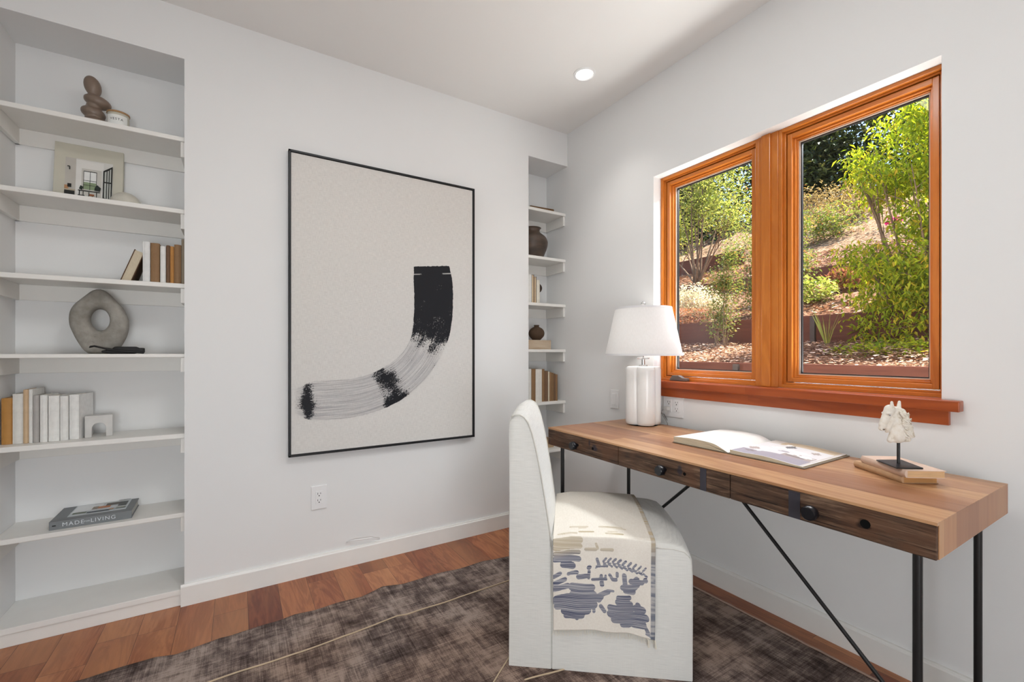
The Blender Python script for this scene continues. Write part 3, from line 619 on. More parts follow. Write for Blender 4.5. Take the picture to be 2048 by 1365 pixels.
mb = MB(); mb.box(-.018, -.0005, -1.960, -.74, WZ0-.082, WZ0-.035); mb.build('sill_apron', SILLM, win, bevel=.0015)
# crank
ck = MB(); ck.prism([(-.055, 0), (.055, 0), (.055, .016), (.028, .018), (.004, .030), (-.035, .030), (-.052, .012)], -.012, .012)
ck = ck.build('crank_handle', mat('bronze_metal', (112, 104, 98), .35, .5, .1, 40, metal=.4), win, bevel=.003, loc=(.040, -.892, WZ0+.0005), rotz=-PI/2); ck['label'] = 'grey metal window crank'

# ------------------------------------------------------------------ desk
DK = thing('writing_desk', 'long wooden desk with dark reclaimed drawer fronts and thin black legs', 'desk', (-.617, -.625, 0), math.radians(-.55))
DL, DD, ZT, ZB = 1.468, .556, .741, .656     # local: x 0..DD toward the wall, y 0..-DL
m = MB(); m.box(.0, DD, -DL+.012, 0, ZT-.012, ZT-.0015); m.box(-.0115, .0, -DL, 0, ZT-.0075, ZT-.0015); m.box(-.0115, DD, -DL, 0, ZT-.0015, ZT)
m.build('desktop', DESKTOP, DK)
MB().box(.0, DD, -DL, -DL+.012, ZB, ZT-.0016).build('right_end_panel', DESKEND, DK, bevel=.0004)
MB().box(.012, DD, -DL+.012, 0, ZB+.002, ZT-.012).build('carcass', RECL, DK)
KN = mat('black_knob_metal', (9, 11, 18), .28, .5, .1)
for k in range(3):
    y1, y0 = -.0005-k*.4893, -.4888-k*.4893
    dr = MB().box(-.012, .011, y0+.001, y1-.001, ZB-.66, ZT-.0085-.66).build('drawer_front', RECL, DK, bevel=.0015, loc=(0, 0, .66))
    ky = (-.232, -.727, -1.222)[k]; hexn = 8 if k < 2 else 28
    MB().lathe([(.007, 0), (.007, .014), (.017, .016), (.019, .020), (.019, .036), (.016, .040)], hexn, Matrix.Translation((-.012, ky, .692-.66)) @ Matrix.Rotation(-PI/2, 4, 'Y')).build('knob', KN, dr, smooth='auto')
    hy = (-.335, -.81, -1.335)[k]
    MB().lathe([((.006, .006, .011)[k], 0), ((.006, .006, .011)[k], .0008)], 12, Matrix.Translation((-.0122, hy, .695-.66)) @ Matrix.Rotation(-PI/2, 4, 'Y')).build('nail_hole', DARK, dr)
    if k: MB().box(-.0135, -.012, (-.895, -1.215)[k-1]+(.0 if k == 1 else .03), (-.872, -1.185)[k-1]+(.0 if k == 1 else .03), ZB-.66+.001, ZT-.66-.010).build('metal_strap', mat('stained_iron_strap', ((56, 54, 62), (42, 33, 28))[k-1] if k == 1 else (52, 40, 34), .6), dr)
LX = [(.037, -.055), (.037, -1.42), (.497, -.055), (.497, -1.42)]
for x, y in LX:
    MB().tube([(x, y, .007), (x, y, ZB+.001)], .0095, 14).build('leg', BLACKM, DK, smooth='auto')
for y in (-.055, -1.42):
    MB().tube([(.037, y, .016), (.497, y, .016)], .008, 10).build('floor_bar', BLACKM, DK, smooth='auto')
    MB().tube([(.267, -.735+(.02 if y > -1 else -.02), ZB), (.267, y, .018)], .0065, 10).build('brace', BLACKM, DK, smooth='auto')

# ------------------------------------------------------------------ lamp
LP = thing('table_lamp', 'white table lamp with lobed ceramic base and tapered fabric shade', 'lamp', (-.150, -.815, .7415), math.radians(-31.75))
CER = mat('white_ceramic', (240, 240, 238), .25, .5, .01)
n = 96; vs = []; fs = []
def lobe(a): return .064+.027*abs(math.cos(2*(a)))**.75
prof = [(.93, .004), (.985, .010), (1, .02), (1, .285), (.985, .295), (.94, .302), (.80, .305), (.25, .306)]
for f_, z_ in prof:
    for i in range(n):
        a = 2*PI*i/n; r = lobe(a+PI/4*0)*f_; vs.append((r*math.cos(a), r*math.sin(a), z_))
for j in range(len(prof)-1):
    for i in range(n): a = j*n+i; b = j*n+(i+1) % n; fs.append((a, b, b+n, a+n))
fs.append(tuple(range(n))[::-1]); fs.append(tuple(range((len(prof)-1)*n, len(prof)*n)))
MB().add(vs, fs).build('lamp_base', CER, LP, smooth='auto')
MB().lathe([(.075, 0), (.075, .004)], 40).build('foot_pad', DARK, LP)
CHR = mat('chrome', (200, 200, 200), .15, .5, .02, metal=.9)
MB().lathe([(.022, .306), (.020, .312), (.009, .314), (.009, .345)], 24).build('neck', CHR, LP, smooth='auto')
t = NT('clear_acrylic', .05, .5); t.b.inputs['Transmission Weight'].default_value = .8; t.b.inputs['Base Color'].default_value = (.9, .9, .9, 1)
MB().lathe([(.010, .340), (.030, .343), (.034, .350), (.010, .354)], 24).build('acrylic_disc', t.m, LP, smooth='auto')
MB().tube([(0, 0, .35), (0, 0, .62)], .004).build('stem', CHR, LP)
t = NT('white_shade_fabric', .9, .1); nz = t.noise(t.coord('Object', (300, 300, 30)), 1, 2); t.col(t.ramp(nz, [(.3, lin((238, 237, 236))), (.7, lin((247, 246, 246)))]))
tl = t.add('ShaderNodeBsdfTranslucent'); tl.inputs[0].default_value = (.85, .84, .82, 1); mx = t.add('ShaderNodeMixShader'); mx.inputs[0].default_value = .35; t.l.new(t.b.outputs[0], mx.inputs[1]); t.l.new(tl.outputs[0], mx.inputs[2]); t.l.new(mx.outputs[0], t.out.inputs[0])
R0, R1 = .196, .143
shd = MB().lathe([(R0, .362), (R1, .610), (R1-.002, .610), (R0-.002, .362), (R0, .362)], 72, cap=False).build('lamp_shade', t.m, LP, smooth='auto')
HEM = mat('shade_trim', (222, 221, 222), .8, .2, .02)
def slope(z_): return R0+(R1-R0)*(z_-.362)/.248+.0008
MB().lathe([(slope(.361), .361), (slope(.371), .371), (slope(.371)-.004, .371), (slope(.361)-.004, .361), (slope(.361), .361)], 72, cap=False).build('shade_hem', HEM, shd, smooth='auto')
MB().lathe([(slope(.602), .602), (slope(.612), .612), (slope(.612)-.004, .612), (slope(.602)-.004, .602), (slope(.602), .602)], 72, cap=False).build('shade_hem', HEM, shd, smooth='auto')
m = MB()
for k in range(3): m.tube([(0, 0, .612), (.142*math.cos(2.1*k), .142*math.sin(2.1*k), .606)], .0015, 6)
m.build('spider_ring', CHR, shd)
MB().lathe([(.003, .612), (.006, .618), (.004, .622), (.012, .630), (.012, .636), (.006, .643), (.001, .645)], 20).build('finial', CHR, LP, smooth=True)
MB().tube([(.075, .03, .004), (.11, .05, .05), (.13, .06, .045), (.15, .05, .004)], .002).build('cord', mat('grey_cord', (150, 146, 142), .5), LP, smooth=True)
lamp_obj('lamp_bulb', 'POINT', (-.150, -.815, 1.20), .9, (1, .95, .9), shadow_soft_size=.04)

# ------------------------------------------------------------------ open book on desk
OB = thing('open_book', 'large picture book lying open on the desk, blank left page and photo right page', 'book', (-.409, -1.455, .7415), math.radians(-90+0.5))
# local x: right along desk (world -y), local y: toward the wall (+x)
PAGE = mat('white_page', (240, 239, 238), .6, .3, .01); PEDGE = mat('page_edges', (206, 196, 172), .85, .1, .12, 300, stretch=(.05, .05, 1))
BD = mat('grey_board', (120, 108, 92), .6)
D_ = .335
MB().box(-.250, .258, 0, D_, 0, .003).build('cover', BD, OB, bevel=.001)
def zl(u): # left page stack: u 0 at outer edge .. 1 at gutter
    return .024+.006*math.sin(PI*min(1, u*1.15))-.024*max(0, (u-.72)/.28)**1.6
def zr(u):
    return .006+.010*math.sin(PI*min(1, (1-u)*1.3+.0))**1 *(1-u)+.010*(1-u)
def stack(name, x0, x1, zf, m_top):
    mb = MB(); N = 24
    for k in range(N):
        pass
    top = [(x0+(x1-x0)*i/N, zf(i/N)) for i in range(N+1)]
    mb.k = 1; mb.prism([(x0, .003)]+top+[(x1, .003)], .004, D_-.004)
    mb.k = 0; mb.grid(N, 6, lambda u, v_: (x0+(x1-x0)*u, .004+(D_-.008)*v_, zf(u)+.0005))
    return mb.build(name, [m_top, PEDGE], OB, smooth='auto')
stack('left_pages', -.246, -.002, zl, PAGE)
stack('right_pages', .002, .250, lambda u: zr(u), PAGE)
# photo printed on the right-hand page, following its curve
mb = MB(); N = 60; K = 40; cols = ['d9d2cc', 'b7a9a4', 'e9e7ea', '8d8486', 'f4f3f3', 'cbb79a', '6e6c72', 'a8a2ae']
pm = [mat('print_'+c, c, .4, .4, .03) for c in cols]
def photo_col(u, v_):
    c = 0
    if v_ > .80: c = 5 if (u+.3*noise.noise((u*6, v_*6, 1))) > .2 else 0
    if v_ < .80: c = 2
    if v_ < .25: c = 7
    if .55 < u < .95 and .25 < v_ < .42: c = 1
    for (a, b, ru, rv, k) in ((.18, .45, .12, .10, 4), (.32, .60, .14, .07, 4), (.10, .35, .09, .08, 1), (.25, .28, .10, .06, 4), (.5, .55, .13, .05, 4), (.42, .70, .08, .09, 6), (.68, .52, .15, .06, 4), (.8, .66, .06, .06, 1), (.62, .40, .12, .05, 4), (.82, .38, .12, .06, 4), (.16, .18, .1, .04, 3), (.72, .30, .18, .03, 3), (.5, .42, .1, .03, 7)):
        if abs((u-a)/ru)+abs((v_-b)/rv) < 1.1: c = k
    if u > .96: c = 0
    if .28 < u < .36 and .74 < v_ < .84: c = 4
    return c
for i in range(N):
    for j in range(K):
        q = [(.006+.240*(i+a)/N, .008+(D_-.016)*(j+b)/K, zr((.004+.240*(i+a)/N)/.248)+.0009) for a, b in ((0, 0), (1, 0), (1, 1), (0, 1))]
        mb.k = photo_col((i+.5)/N, (j+.5)/K); mb.add(q, [(0, 1, 2, 3)])
mb.build('page_photograph', pm, OB)

# ------------------------------------------------------------------ two books and horse head
def flatbook(label, w_, d_, t, loc, rz, cover, pages):
    b = thing('book', label, 'book', loc, rz); cm = mat('book_cover_%d_%d_%d' % cover, cover, .6, .3, .05, 60); pm = mat('book_pages_%d_%d_%d' % pages, pages, .85, .1, .1, 200, stretch=(.1, .1, 1))
    m = MB(); m.box(0, w_, 0, d_, 0, .002); m.box(0, w_, 0, d_, t-.002, t)
    N_ = 8; prf = [(.004, .0005)]+[(-.004*math.sin(PI*i/N_), t*i/N_) for i in range(N_+1)]+[(.004, t-.0005)]
    m.add([(x, y, z_) for x in (0, w_) for y, z_ in prf], [tuple(range(len(prf))), tuple(range(2*len(prf)-1, len(prf)-1, -1))]+[(i, i+len(prf), (i+1) % len(prf)+len(prf), (i+1) % len(prf)) for i in range(len(prf))])
    m.build('cover', cm, b, bevel=.0007)
    MB().box(.002, w_-.001, .003, d_-.004, .002, t-.002).build('page_block', pm, b); return b
# spine (local y=0) faces the front-left, local x runs along the spine away from the back corner
b1c = Vector((-.210, -1.797)); b1d = (Vector((-.309, -1.938))-b1c); ang = math.atan2(b1d.y, b1d.x)
def fb2(label, c0, c1, depth, t, z_, cover, pages):
    c0, c1 = Vector(c0), Vector(c1); d = c1-c0
    return flatbook(label, d.length, depth, t, (c0.x, c0.y, z_), math.atan2(d.y, d.x), cover, pages)
fb2('tan paperback at the bottom of the pair under the horse head', (-.226, -1.782), (-.330, -1.938), .100, .0205, .7415, (196, 160, 124), (196, 148, 96))
fb2('pale pinkish paperback on top of the pair, under the horse head stand', (-.236, -1.805), (-.344, -1.950), .106, .0215, .7622, (212, 186, 168), (206, 170, 130))
HS = thing('horse_head_bust', 'small white horse head bust on a black rod and diamond base', 'bust', (-.284, -1.914, .7842), 0)
m = MB(); q = [(-.001, .054), (-.066, -.016), (-.005, -.058), (.067, .014)]
m.add([(x, y, z_) for z_ in (0, .004) for x, y in q], [(0, 1, 2, 3), (4, 5, 6, 7)]+[(i, (i+1) % 4, (i+1) % 4+4, i+4) for i in range(4)]); m.build('base_plate', BLACKM, HS, bevel=.0007)
MB().tube([(0, 0, .004), (0, 0, .078)], .0042, 14).build('rod', BLACKM, HS, smooth='auto')
hd = bpy.data.objects.new('horse_head', None); 
STONE = NT('aged_white_plaster', .8, .25); n1 = STONE.noise(STONE.coord(), 60, 5, .6); STONE.col(STONE.ramp(n1, [(.30, lin((190, 178, 156))), (.45, lin((226, 219, 206))), (.7, lin((236, 232, 224)))])); STONE.bump(n1, .15, .0008); STONE = STONE.m
k = .000218
def hp(x, y, d=0): return ((x-660)*k, d, .0642+(730-y)*k)
RY = 'Y'; r_ = math.radians
E_ = []
def seg(a, b, r0, r1, dd=1.0, n_=6, d0=0, d1=0):
    for i in range(n_+1):
        f = i/n_; x = a[0]+(b[0]-a[0])*f; y = a[1]+(b[1]-a[1])*f; r = r0+(r1-r0)*f
        E_.append((hp(x, y, d0+(d1-d0)*f), (r*k, r*k*dd, r*k)))
seg((540, 272), (440, 475), 70, 46, .80)              # face, brow to nose
seg((445, 490), (425, 525), 42, 34, .95, 3)           # muzzle
seg((560, 400), (505, 560), 62, 30, .75)              # jaw and chin
E_.append((hp(590, 385), (80*k, 46*k, 92*k)))         # cheek
seg((610, 285), (690, 320), 60, 72, .62, 3)           # poll
seg((650, 330), (660, 610), 88, 120, .55, 8)          # neck
seg((700, 330), (745, 600), 62, 78, .6, 8)
seg((595, 600), (548, 685), 56, 42, .7, 4)            # chest
seg((560, 690), (790, 680), 32, 34, 1.0, 6)
E_.append((hp(492, 318, -.0085), (34*k, 18*k, 16*k))); E_.append((hp(492, 318, .0085), (34*k, 18*k, 16*k)))   # brow ridge / eye
E_.append((hp(425, 545, -.005), (24*k, 14*k, 16*k)))
for sgn, x0 in ((-1, 545), (1, 690)):
    for i in range(6):
        f = i/5; E_.append((hp(x0+(-4 if sgn < 0 else 10)*f, 262-88*f, sgn*.007*1), ((38-15*f)*k, (20-8*f)*k, 26*k)))
hh = blob('head', E_, STONE, HS, .0016, 3); hh.rotation_euler.z = math.radians(-31.75)
m = MB(); rnd = random.Random(4)
for i in range(26):
    f = i/25; bx, by = 640+70*f+rnd.uniform(-14, 14), 300+320*f
    for s_ in (0, 1):
        x0, y0 = bx+s_*55, by-12+s_*6; L_ = 95
        pts = [hp(x0+L_*t_*.95-10*math.sin(t_*5), y0+30*t_+16*math.sin(t_*4+i), -.0118-.004*math.sin(PI*t_)+(.006*s_+.003)*t_) for t_ in (0, .25, .5, .75, 1)]
        m.tube(pts, 14*k, 8, r2=6*k)
mn = m.build('mane', STONE, hh, smooth=True)
MB().ball(hp(486, 338, -.0148), (13*k, 8*k, 11*k)).build('eye', mat('grey_eye', (150, 150, 152), .5), hh, smooth=True)
MB().ball(hp(428, 536, -.0085), (17*k, 8*k, 10*k)).build('nostril', mat('shadowed_nostril', (120, 104, 88), .8), hh, smooth=True)

# ------------------------------------------------------------------ chair
CH = thing('slipcover_chair', 'ivory fully upholstered dining chair pulled up to the desk', 'chair', (-1.143, -1.086, .006), math.atan2(-.628, .778))
CW = .485; HR = .888
bp = [(0, 0), (0, .30), (0, .60), (0, .84), (.002, .868), (.010, .884), (.024, .892), (.040, .892), (.056, .884), (.070, .865), (.084, .828), (.098, .772), (.112, .70), (.125, .625), (.137, .55), (.147, .48), (.152, .43), (.152, .2), (.152, 0)]
def loft(profile, cent, width, edge, crown, nv=16):
    st = [0, .002, .006, .012, .022]+[.022+(width-.044)*i/nv for i in range(1, nv)]+[width-.022, width-.012, width-.006, width-.002, width]
    vs = []; q = len(profile)
    for v_ in st:
        d = min(v_, width-v_); ins = edge*(1-math.sqrt(max(0, 1-(1-min(1, d/.022))**2))) if d < .022 else 0
        cu = crown*math.sin(PI*v_/width)**.8
        for (s, z_) in profile:
            dx, dz = cent[0]-s, cent[1]-z_; L_ = math.hypot(dx, dz) or 1
            fx = 1 if z_ > .02 else 0
            vs.append((s+dx/L_*ins-(dx/L_*cu*(1 if dz < 0 or s > cent[0] else 0))*fx, v_, max(0, z_+dz/L_*ins*fx-(dz/L_*cu if dz < 0 else 0)*fx)))
    fs = [(j*q+i, j*q+(i+1) % q, (j+1)*q+(i+1) % q, (j+1)*q+i) for j in range(len(st)-1) for i in range(q)]
    fs.append(tuple(range(q))); fs.append(tuple(range((len(st)-1)*q, len(st)*q))[::-1])
    return vs, fs
vs, fs = loft(bp, (.07, .45), CW, .010, .012)
back = MB().add(vs, fs).build('backrest', LINEN, CH, smooth='auto')
sp_ = [(.150, 0), (.150, .455), (.22, .468), (.35, .470), (.48, .466), (.56, .460), (.598, .450), (.618, .432), (.628, .405), (.631, .35), (.631, .18), (.631, 0)]
vs, fs = loft(sp_, (.38, .25), CW, .008, .012)
seat = MB().add(vs, fs).build('seat', LINEN, CH, smooth='auto')
pip = MB(); pip.tube([(s, -.001, z_) for s, z_ in bp[5:17]], .0028, 8); pip.build('piping', PIPE, back, smooth=True)
pip = MB(); pip.tube([(s, CW+.001, z_) for s, z_ in bp[5:17]], .0028, 8); pip.build('piping', PIPE, back, smooth=True)
pip = MB(); pip.tube([(.508, .001, .446), (.56, .001, .4445), (.60, .001, .436), (.618, .002, .418)], .002, 8); pip.build('piping', PIPE, seat, smooth=True)
# ------------------------------------------------------------------ throw
TH = thing('throw_blanket', 'cream fringed throw with blue woven flowers draped over the chair seat', 'blanket', (-1.143, -1.086, .006), math.atan2(-.628, .778))
shapes = [(285, 130, 560, 130, 36), (300, 190, 560, 190, 30), (300, 250, 545, 250, 28), (300, 300, 545, 320, 34), (390, 360, 480, 390, 42), (290, 470, 350, 450, 26), (300, 540, 400, 520, 30), (440, 470, 530, 455, 22), (545, 500, 640, 480, 28), (650, 400, 660, 390, 24), (655, 430, 650, 500, 18),
          (620, 220, 720, 215, 20), (725, 160, 745, 205, 14), (780, 215, 890, 215, 18), (290, 600, 430, 590, 34), (480, 600, 680, 600, 46), (500, 680, 690, 680, 56), (320, 720, 700, 720, 60), (330, 780, 700, 780, 52), (400, 840, 640, 840, 46), (420, 890, 580, 890, 36), (530, 920, 530, 920, 18), (700, 740, 708, 850, 20),
          (690, 515, 830, 515, 18), (780, 480, 780, 500, 22), (785, 550, 790, 575, 26), (825, 480, 825, 500, 16), (868, 470, 900, 510, 20), (905, 510, 930, 505, 22), (942, 440, 942, 470, 18), (1012, 450, 1020, 540, 26), (1000, 570, 1120, 560, 34), (1030, 600, 1100, 610, 34), (1080, 500, 1190, 510, 30), (1135, 480, 1140, 540, 34), (1225, 480, 1230, 490, 26),
          (750, 690, 850, 640, 30), (760, 740, 790, 700, 22), (850, 625, 905, 622, 14), (780, 790, 815, 835, 24), (960, 680, 1060, 670, 32), (960, 720, 1070, 740, 42), (880, 790, 1080, 790, 40), (880, 850, 1100, 850, 44), (920, 900, 1160, 910, 46), (1010, 950, 1060, 950, 40), (1130, 770, 1200, 780, 40), (1140, 840, 1230, 850, 44), (1120, 930, 1200, 920, 50), (1210, 900, 1260, 990, 22), (1240, 1000, 1300, 1020, 12), (1150, 730, 1160, 740, 26),
          (735, 310, 760, 380, 18), (730, 380, 820, 385, 10), (720, 400, 760, 380, 8)]
for i in range(9):                      # fern spray
    x, y = 800+i*50, 345+.0016*(i*50-60)**2*.35
    if i: shapes.append((px_, py_, x, y, 5))
    px_, py_ = x, y; shapes += [(x, y-14, x+28, y-44, 13), (x+8, y+14, x+40, y+38, 13)]
shapes_top = [(340, 40, 520, 50, 16), (560, 20, 700, 5, 14), (840, 30, 1000, 35, 16), (860, -10, 950, -10, 10), (470, -80, 640, -95, 16), (560, -60, 620, -70, 12), (780, -110, 1000, -105, 18), (960, -90, 1040, -80, 14), (760, 100, 860, 104, 12), (900, 105, 980, 110, 16)]
def sdf(px_, py_):
    d = 9e9
    for (a, b, c_, e, r) in shapes:
        vx, vy = c_-a, e-b; L2 = vx*vx+vy*vy; t_ = 0 if L2 == 0 else max(0, min(1, ((px_-a)*vx+(py_-b)*vy)/L2))
        d = min(d, math.hypot(px_-a-vx*t_, py_-b-vy*t_)-r*.86+1.5)
    return d
def sdf2(px_, py_):
    d = 9e9
    for (a, b, c_, e, r) in shapes_top:
        vx, vy = c_-a, e-b; L2 = vx*vx+vy*vy; t_ = 0 if L2 == 0 else max(0, min(1, ((px_-a)*vx+(py_-b)*vy)/L2))
        d = min(d, math.hypot(px_-a-vx*t_, py_-b-vy*t_)-r)
    return d
S0, S1, HANG = .158, .505, .322
NU, NV = 120, 250; vs = []; pat = []; dn = []; side = []
def seat_top(s, v_):
    # height of the seat surface under the throw
    z_ = None
    for (a, za), (b, zb) in zip(sp_[1:], sp_[2:]):
        if a <= s <= b: z_ = za+(zb-za)*(s-a)/(b-a); break
    return (z_ or .46)+.012*math.sin(PI*max(0, min(1, v_/CW)))**.8
L_TOT = HANG+.50
for j in range(NV+1):
    l = L_TOT*j/NV
    for i in range(NU+1):
        u = i/NU; s = S0+(S1-S0)*u
        if l < HANG:
            drop = HANG-l; drop += .012*max(0, u-.75)*4*(1-l/HANG)*.8; zz = seat_top(s, 0)-drop+.004
            y = -.007-.006*math.sin(PI*min(1, drop/.3))*(.6+.4*math.sin(u*9+1))-.004*math.sin(u*17+drop*14)*min(1, drop/.1)
            s2 = s+.010*drop*math.sin(3+u*2)
            if drop < .02: zz -= 0; y += .002*(1-drop/.02)
            vs.append((s2, y, zz))
        else:
            v_ = l-HANG; r = .012
            y = v_-.007+.002; zz = seat_top(s, v_)+.0045+.0022*noise.noise((s*9, v_*7, 0))+(.0015 if v_ > .01 else 0)
            if y > CW: y = CW+.004; zz -= (v_-.005-CW)
            vs.append((s, y, zz))
        X_ = 280+1045*u; Y_ = 1040-(l/HANG)*940
        pat.append(sdf(X_, Y_) if l < HANG+.012 else sdf2(X_, Y_)); dn.append(l); side.append(u)
tb_ = MB(); tb_.add(vs, [(j*(NU+1)+i, j*(NU+1)+i+1, (j+1)*(NU+1)+i+1, (j+1)*(NU+1)+i) for j in range(NV) for i in range(NU)])
t = NT('woven_throw', .9, .15)
A = lambda nm: t.add('ShaderNodeAttribute', attribute_name=nm).outputs['Fac']
P_, Lg, Uu = A('pattern'), A('along'), A('across')
wob = t.noise(t.coord('Object', (26, 26, 26)), 1, 3, .6)
inside = t.ramp(t.math('ADD', t.math('MULTIPLY', P_, .05), t.math('MULTIPLY', wob, .5)), [(.30, (1, 1, 1)), (.36, (0, 0, 0))])
lines = t.noise(t.coord('Object', (3, 3, 560)), .9, 3, .7); ln = t.ramp(lines, [(.46, (0, 0, 0)), (.53, (1, 1, 1))])
ln2 = t.noise(t.coord('Object', (3, 3, 90)), 1, 2, .5)
blue = t.mix(ln2, lin((66, 76, 106)), lin((104, 106, 122))); blue = t.mix(t.math('MULTIPLY', ln, .72), blue, lin((196, 194, 196)))
tan = t.mix(t.math('MULTIPLY', ln, .6), lin((196, 182, 156)), lin((226, 218, 204)))
colr = t.mix(t.ramp(Lg, [(.255, (0, 0, 0)), (.285, (1, 1, 1))]), blue, tan)
weave = t.noise(t.coord('Object', (200, 60, 200)), 1, 2); cream = t.ramp(weave, [(.3, lin((231, 224, 213))), (.7, lin((237, 231, 221)))])
c = t.mix(inside, cream, colr)
bars = t.ramp(t.noise(t.coord('Object', (2, 60, 60)), 1.1, 2), [(.45, (0, 0, 0)), (.55, (1, 1, 1))])
bandc = t.mix(t.ramp(Lg, [(.24, (0, 0, 0)), (.33, (1, 1, 1))]), lin((96, 104, 122)), lin((190, 172, 142)))
band = t.mix(t.math('MULTIPLY', bars, .6), bandc, lin((206, 202, 198)))
c = t.mix(t.math('MULTIPLY', t.ramp(Uu, [(.955, (0, 0, 0)), (.960, (1, 1, 1))]), .9), c, band); t.col(c); t.bump(weave, .2, .001)
to = tb_.build('cloth', t.m, TH, smooth=True)
for nm, data in (('pattern', pat), ('along', dn), ('across', side)):
    at = to.data.attributes.new(nm, 'FLOAT', 'POINT'); at.data.foreach_set('value', data)
sol = to.modifiers.new('thick', 'SOLIDIFY'); sol.thickness = .0015; sol.offset = 1
m = MB(); rnd = random.Random(3)
for i in range(150):
    u = i/149; x, y, z_ = vs[int(u*NU)]; L_ = rnd.uniform(.010, .022)
    m.tube([(x, y, z_+.001), (x+rnd.uniform(-.003, .003), y-.002, z_-L_*.5), (x+rnd.uniform(-.006, .006), y-.001-rnd.uniform(0, .003), z_-L_)], .0005, 4)
for q_ in range(2):
    x, y, z_ = vs[NU-q_*8]; m.tube([(x, y-.001, z_), (x+.002, y-.002, z_-.012), (x+.003, y-.002, z_-.028)], .0018, 6, r2=.0038)
m.build('fringe', mat('cream_fringe', (226, 220, 206), .9), TH)

# ------------------------------------------------------------------ rug
RG = thing('patchwork_rug', 'faded grey-brown patchwork rug with cream seam cords', 'rug', (0, 0, 0))
ed = [(-2.60, -.385), (-2.409, -.382), (-2.314, -.371), (-2.216, -.371), (-2.155, -.393), (-2.016, -.366), (-1.992, -.369), (-1.825, -.362), (-1.758, -.346), (-1.681, -.358), (-1.587, -.348), (-1.48, -.356), (-1.378, -.317), (-1.29, -.345), (-1.161, -.341), (-.988, -.352), (-.854, -.346), (-.712, -.366), (-.5, -.37), (-.3, -.375), (-.128, -.38)]
def edge_y(x):
    for (a, ya), (b, yb) in zip(ed, ed[1:]):
        if a <= x <= b: return ya+(yb-ya)*(x-a)/(b-a)
    return ed[0][1] if x < ed[0][0] else ed[-1][1]
def rugp(u, v_):
    x = -2.60+(2.475)*u; y1 = edge_y(x); y = y1+(-3.6-y1)*v_
    lift = .010*max(0, 1-v_/.03)*max(0, noise.noise((x*5, 0, 3))) if v_ < .03 else 0
    if u > .995: x += .004*noise.noise((y*30, 1, 1))
    return (x, y, .006+lift+.0012*noise.noise((x*2, y*2, 0)))
m = MB(); m.grid(220, 160, rugp)
t = NT('faded_patchwork_wool', .95, .1)
big = t.noise(t.coord(scale=(1, 1, 1)), 4.5, 4, .6); mid = t.noise(t.coord(scale=(1.5, 1, 1), loc=(3, 1, 0)), 14, 4, .65)
wx = t.noise(t.coord(scale=(240, 4, 1)), 1, 3, .7); wy = t.noise(t.coord(scale=(5, 200, 1)), 1, 3, .7); fine = t.noise(t.coord(scale=(1, 1, 1)), 330, 2, .7)
wx2 = t.noise(t.coord(scale=(46, 2.0, 1)), 1, 3, .7); wy2 = t.noise(t.coord(scale=(2.0, 40, 1)), 1, 3, .7)
f = t.math('ADD', t.math('MULTIPLY', big, .50), t.math('MULTIPLY', mid, .42)); f = t.math('ADD', f, t.math('MULTIPLY', t.math('ADD', wx, wy), .26)); f = t.math('ADD', f, t.math('MULTIPLY', t.math('ADD', wx2, wy2), .20)); f = t.math('ADD', f, t.math('MULTIPLY', fine, .22))
f = t.math('MULTIPLY_ADD', f, 2.6, -1.96)
c = t.ramp(f, [(.08, lin((38, 31, 30))), (.38, lin((74, 63, 60))), (.64, lin((112, 98, 93))), (.98, lin((172, 155, 145)))])
pt = t.noise(t.coord(loc=(7, 2, 0)), 1.6, 2); c = t.mix(t.ramp(pt, [(.42, (0, 0, 0)), (.6, (.35, .35, .35))]), c, t.mix(1., c, lin((236, 206, 178)), 'MULTIPLY')); t.col(c)
t.bump(t.math('ADD', t.math('ADD', wx, wy), fine), .6, .003)
ro = m.build('pile', t.m, RG, smooth=True); so_ = ro.modifiers.new('thick', 'SOLIDIFY'); so_.thickness = .005; so_.offset = -1
CORD = mat('cream_seam_cord', (196, 174, 146), .8)
def seam(pts, r=.0028):
    P = []
    for (a, b) in zip(pts, pts[1:]):
        n_ = max(2, int(math.dist(a, b)/.03))
        for i in range(n_): f_ = i/n_; P.append((a[0]+(b[0]-a[0])*f_, a[1]+(b[1]-a[1])*f_))
    P.append(pts[-1]); q_ = [(x+.002*noise.noise((x*11, y*7, 0)), y+.005*noise.noise((x*9, y*9, 4)), .0085) for x, y in P]
    return MB().tube(q_, r, 6).build('seam_cord', CORD, RG, smooth=True)
seam([(-2.58, -.64), (-2.02, -.623), (-1.76, -.622), (-1.578, -.611), (-1.389, -.587), (-1.35, -.599), (-1.142, -.601), (-.851, -.589), (-.70, -.59)])
seam([(-1.42, -1.26), (-1.22, -1.123), (-1.133, -1.061), (-.98, -.95)])
seam([(-1.135, -1.176), (-1.043, -1.197), (-.92, -1.222)])
m = MB(); rnd = random.Random(8); pts = []
for i in range(260):
    y = -.40-i*.0095; pts.append((-.122+.0035*noise.noise((y*23, 0, 0)), y, .008))
m.tube(pts, .0042, 6)
for i in range(260):
    y = -.4-rnd.random()*2.4; m.tube([(-.124, y, .008), (-.124+rnd.uniform(.002, .011), y+rnd.uniform(-.006, .006), .006+rnd.uniform(0, .004))], .0009, 4)
m.build('edge_binding', mat('pinkish_binding', (172, 146, 132), .9), RG)
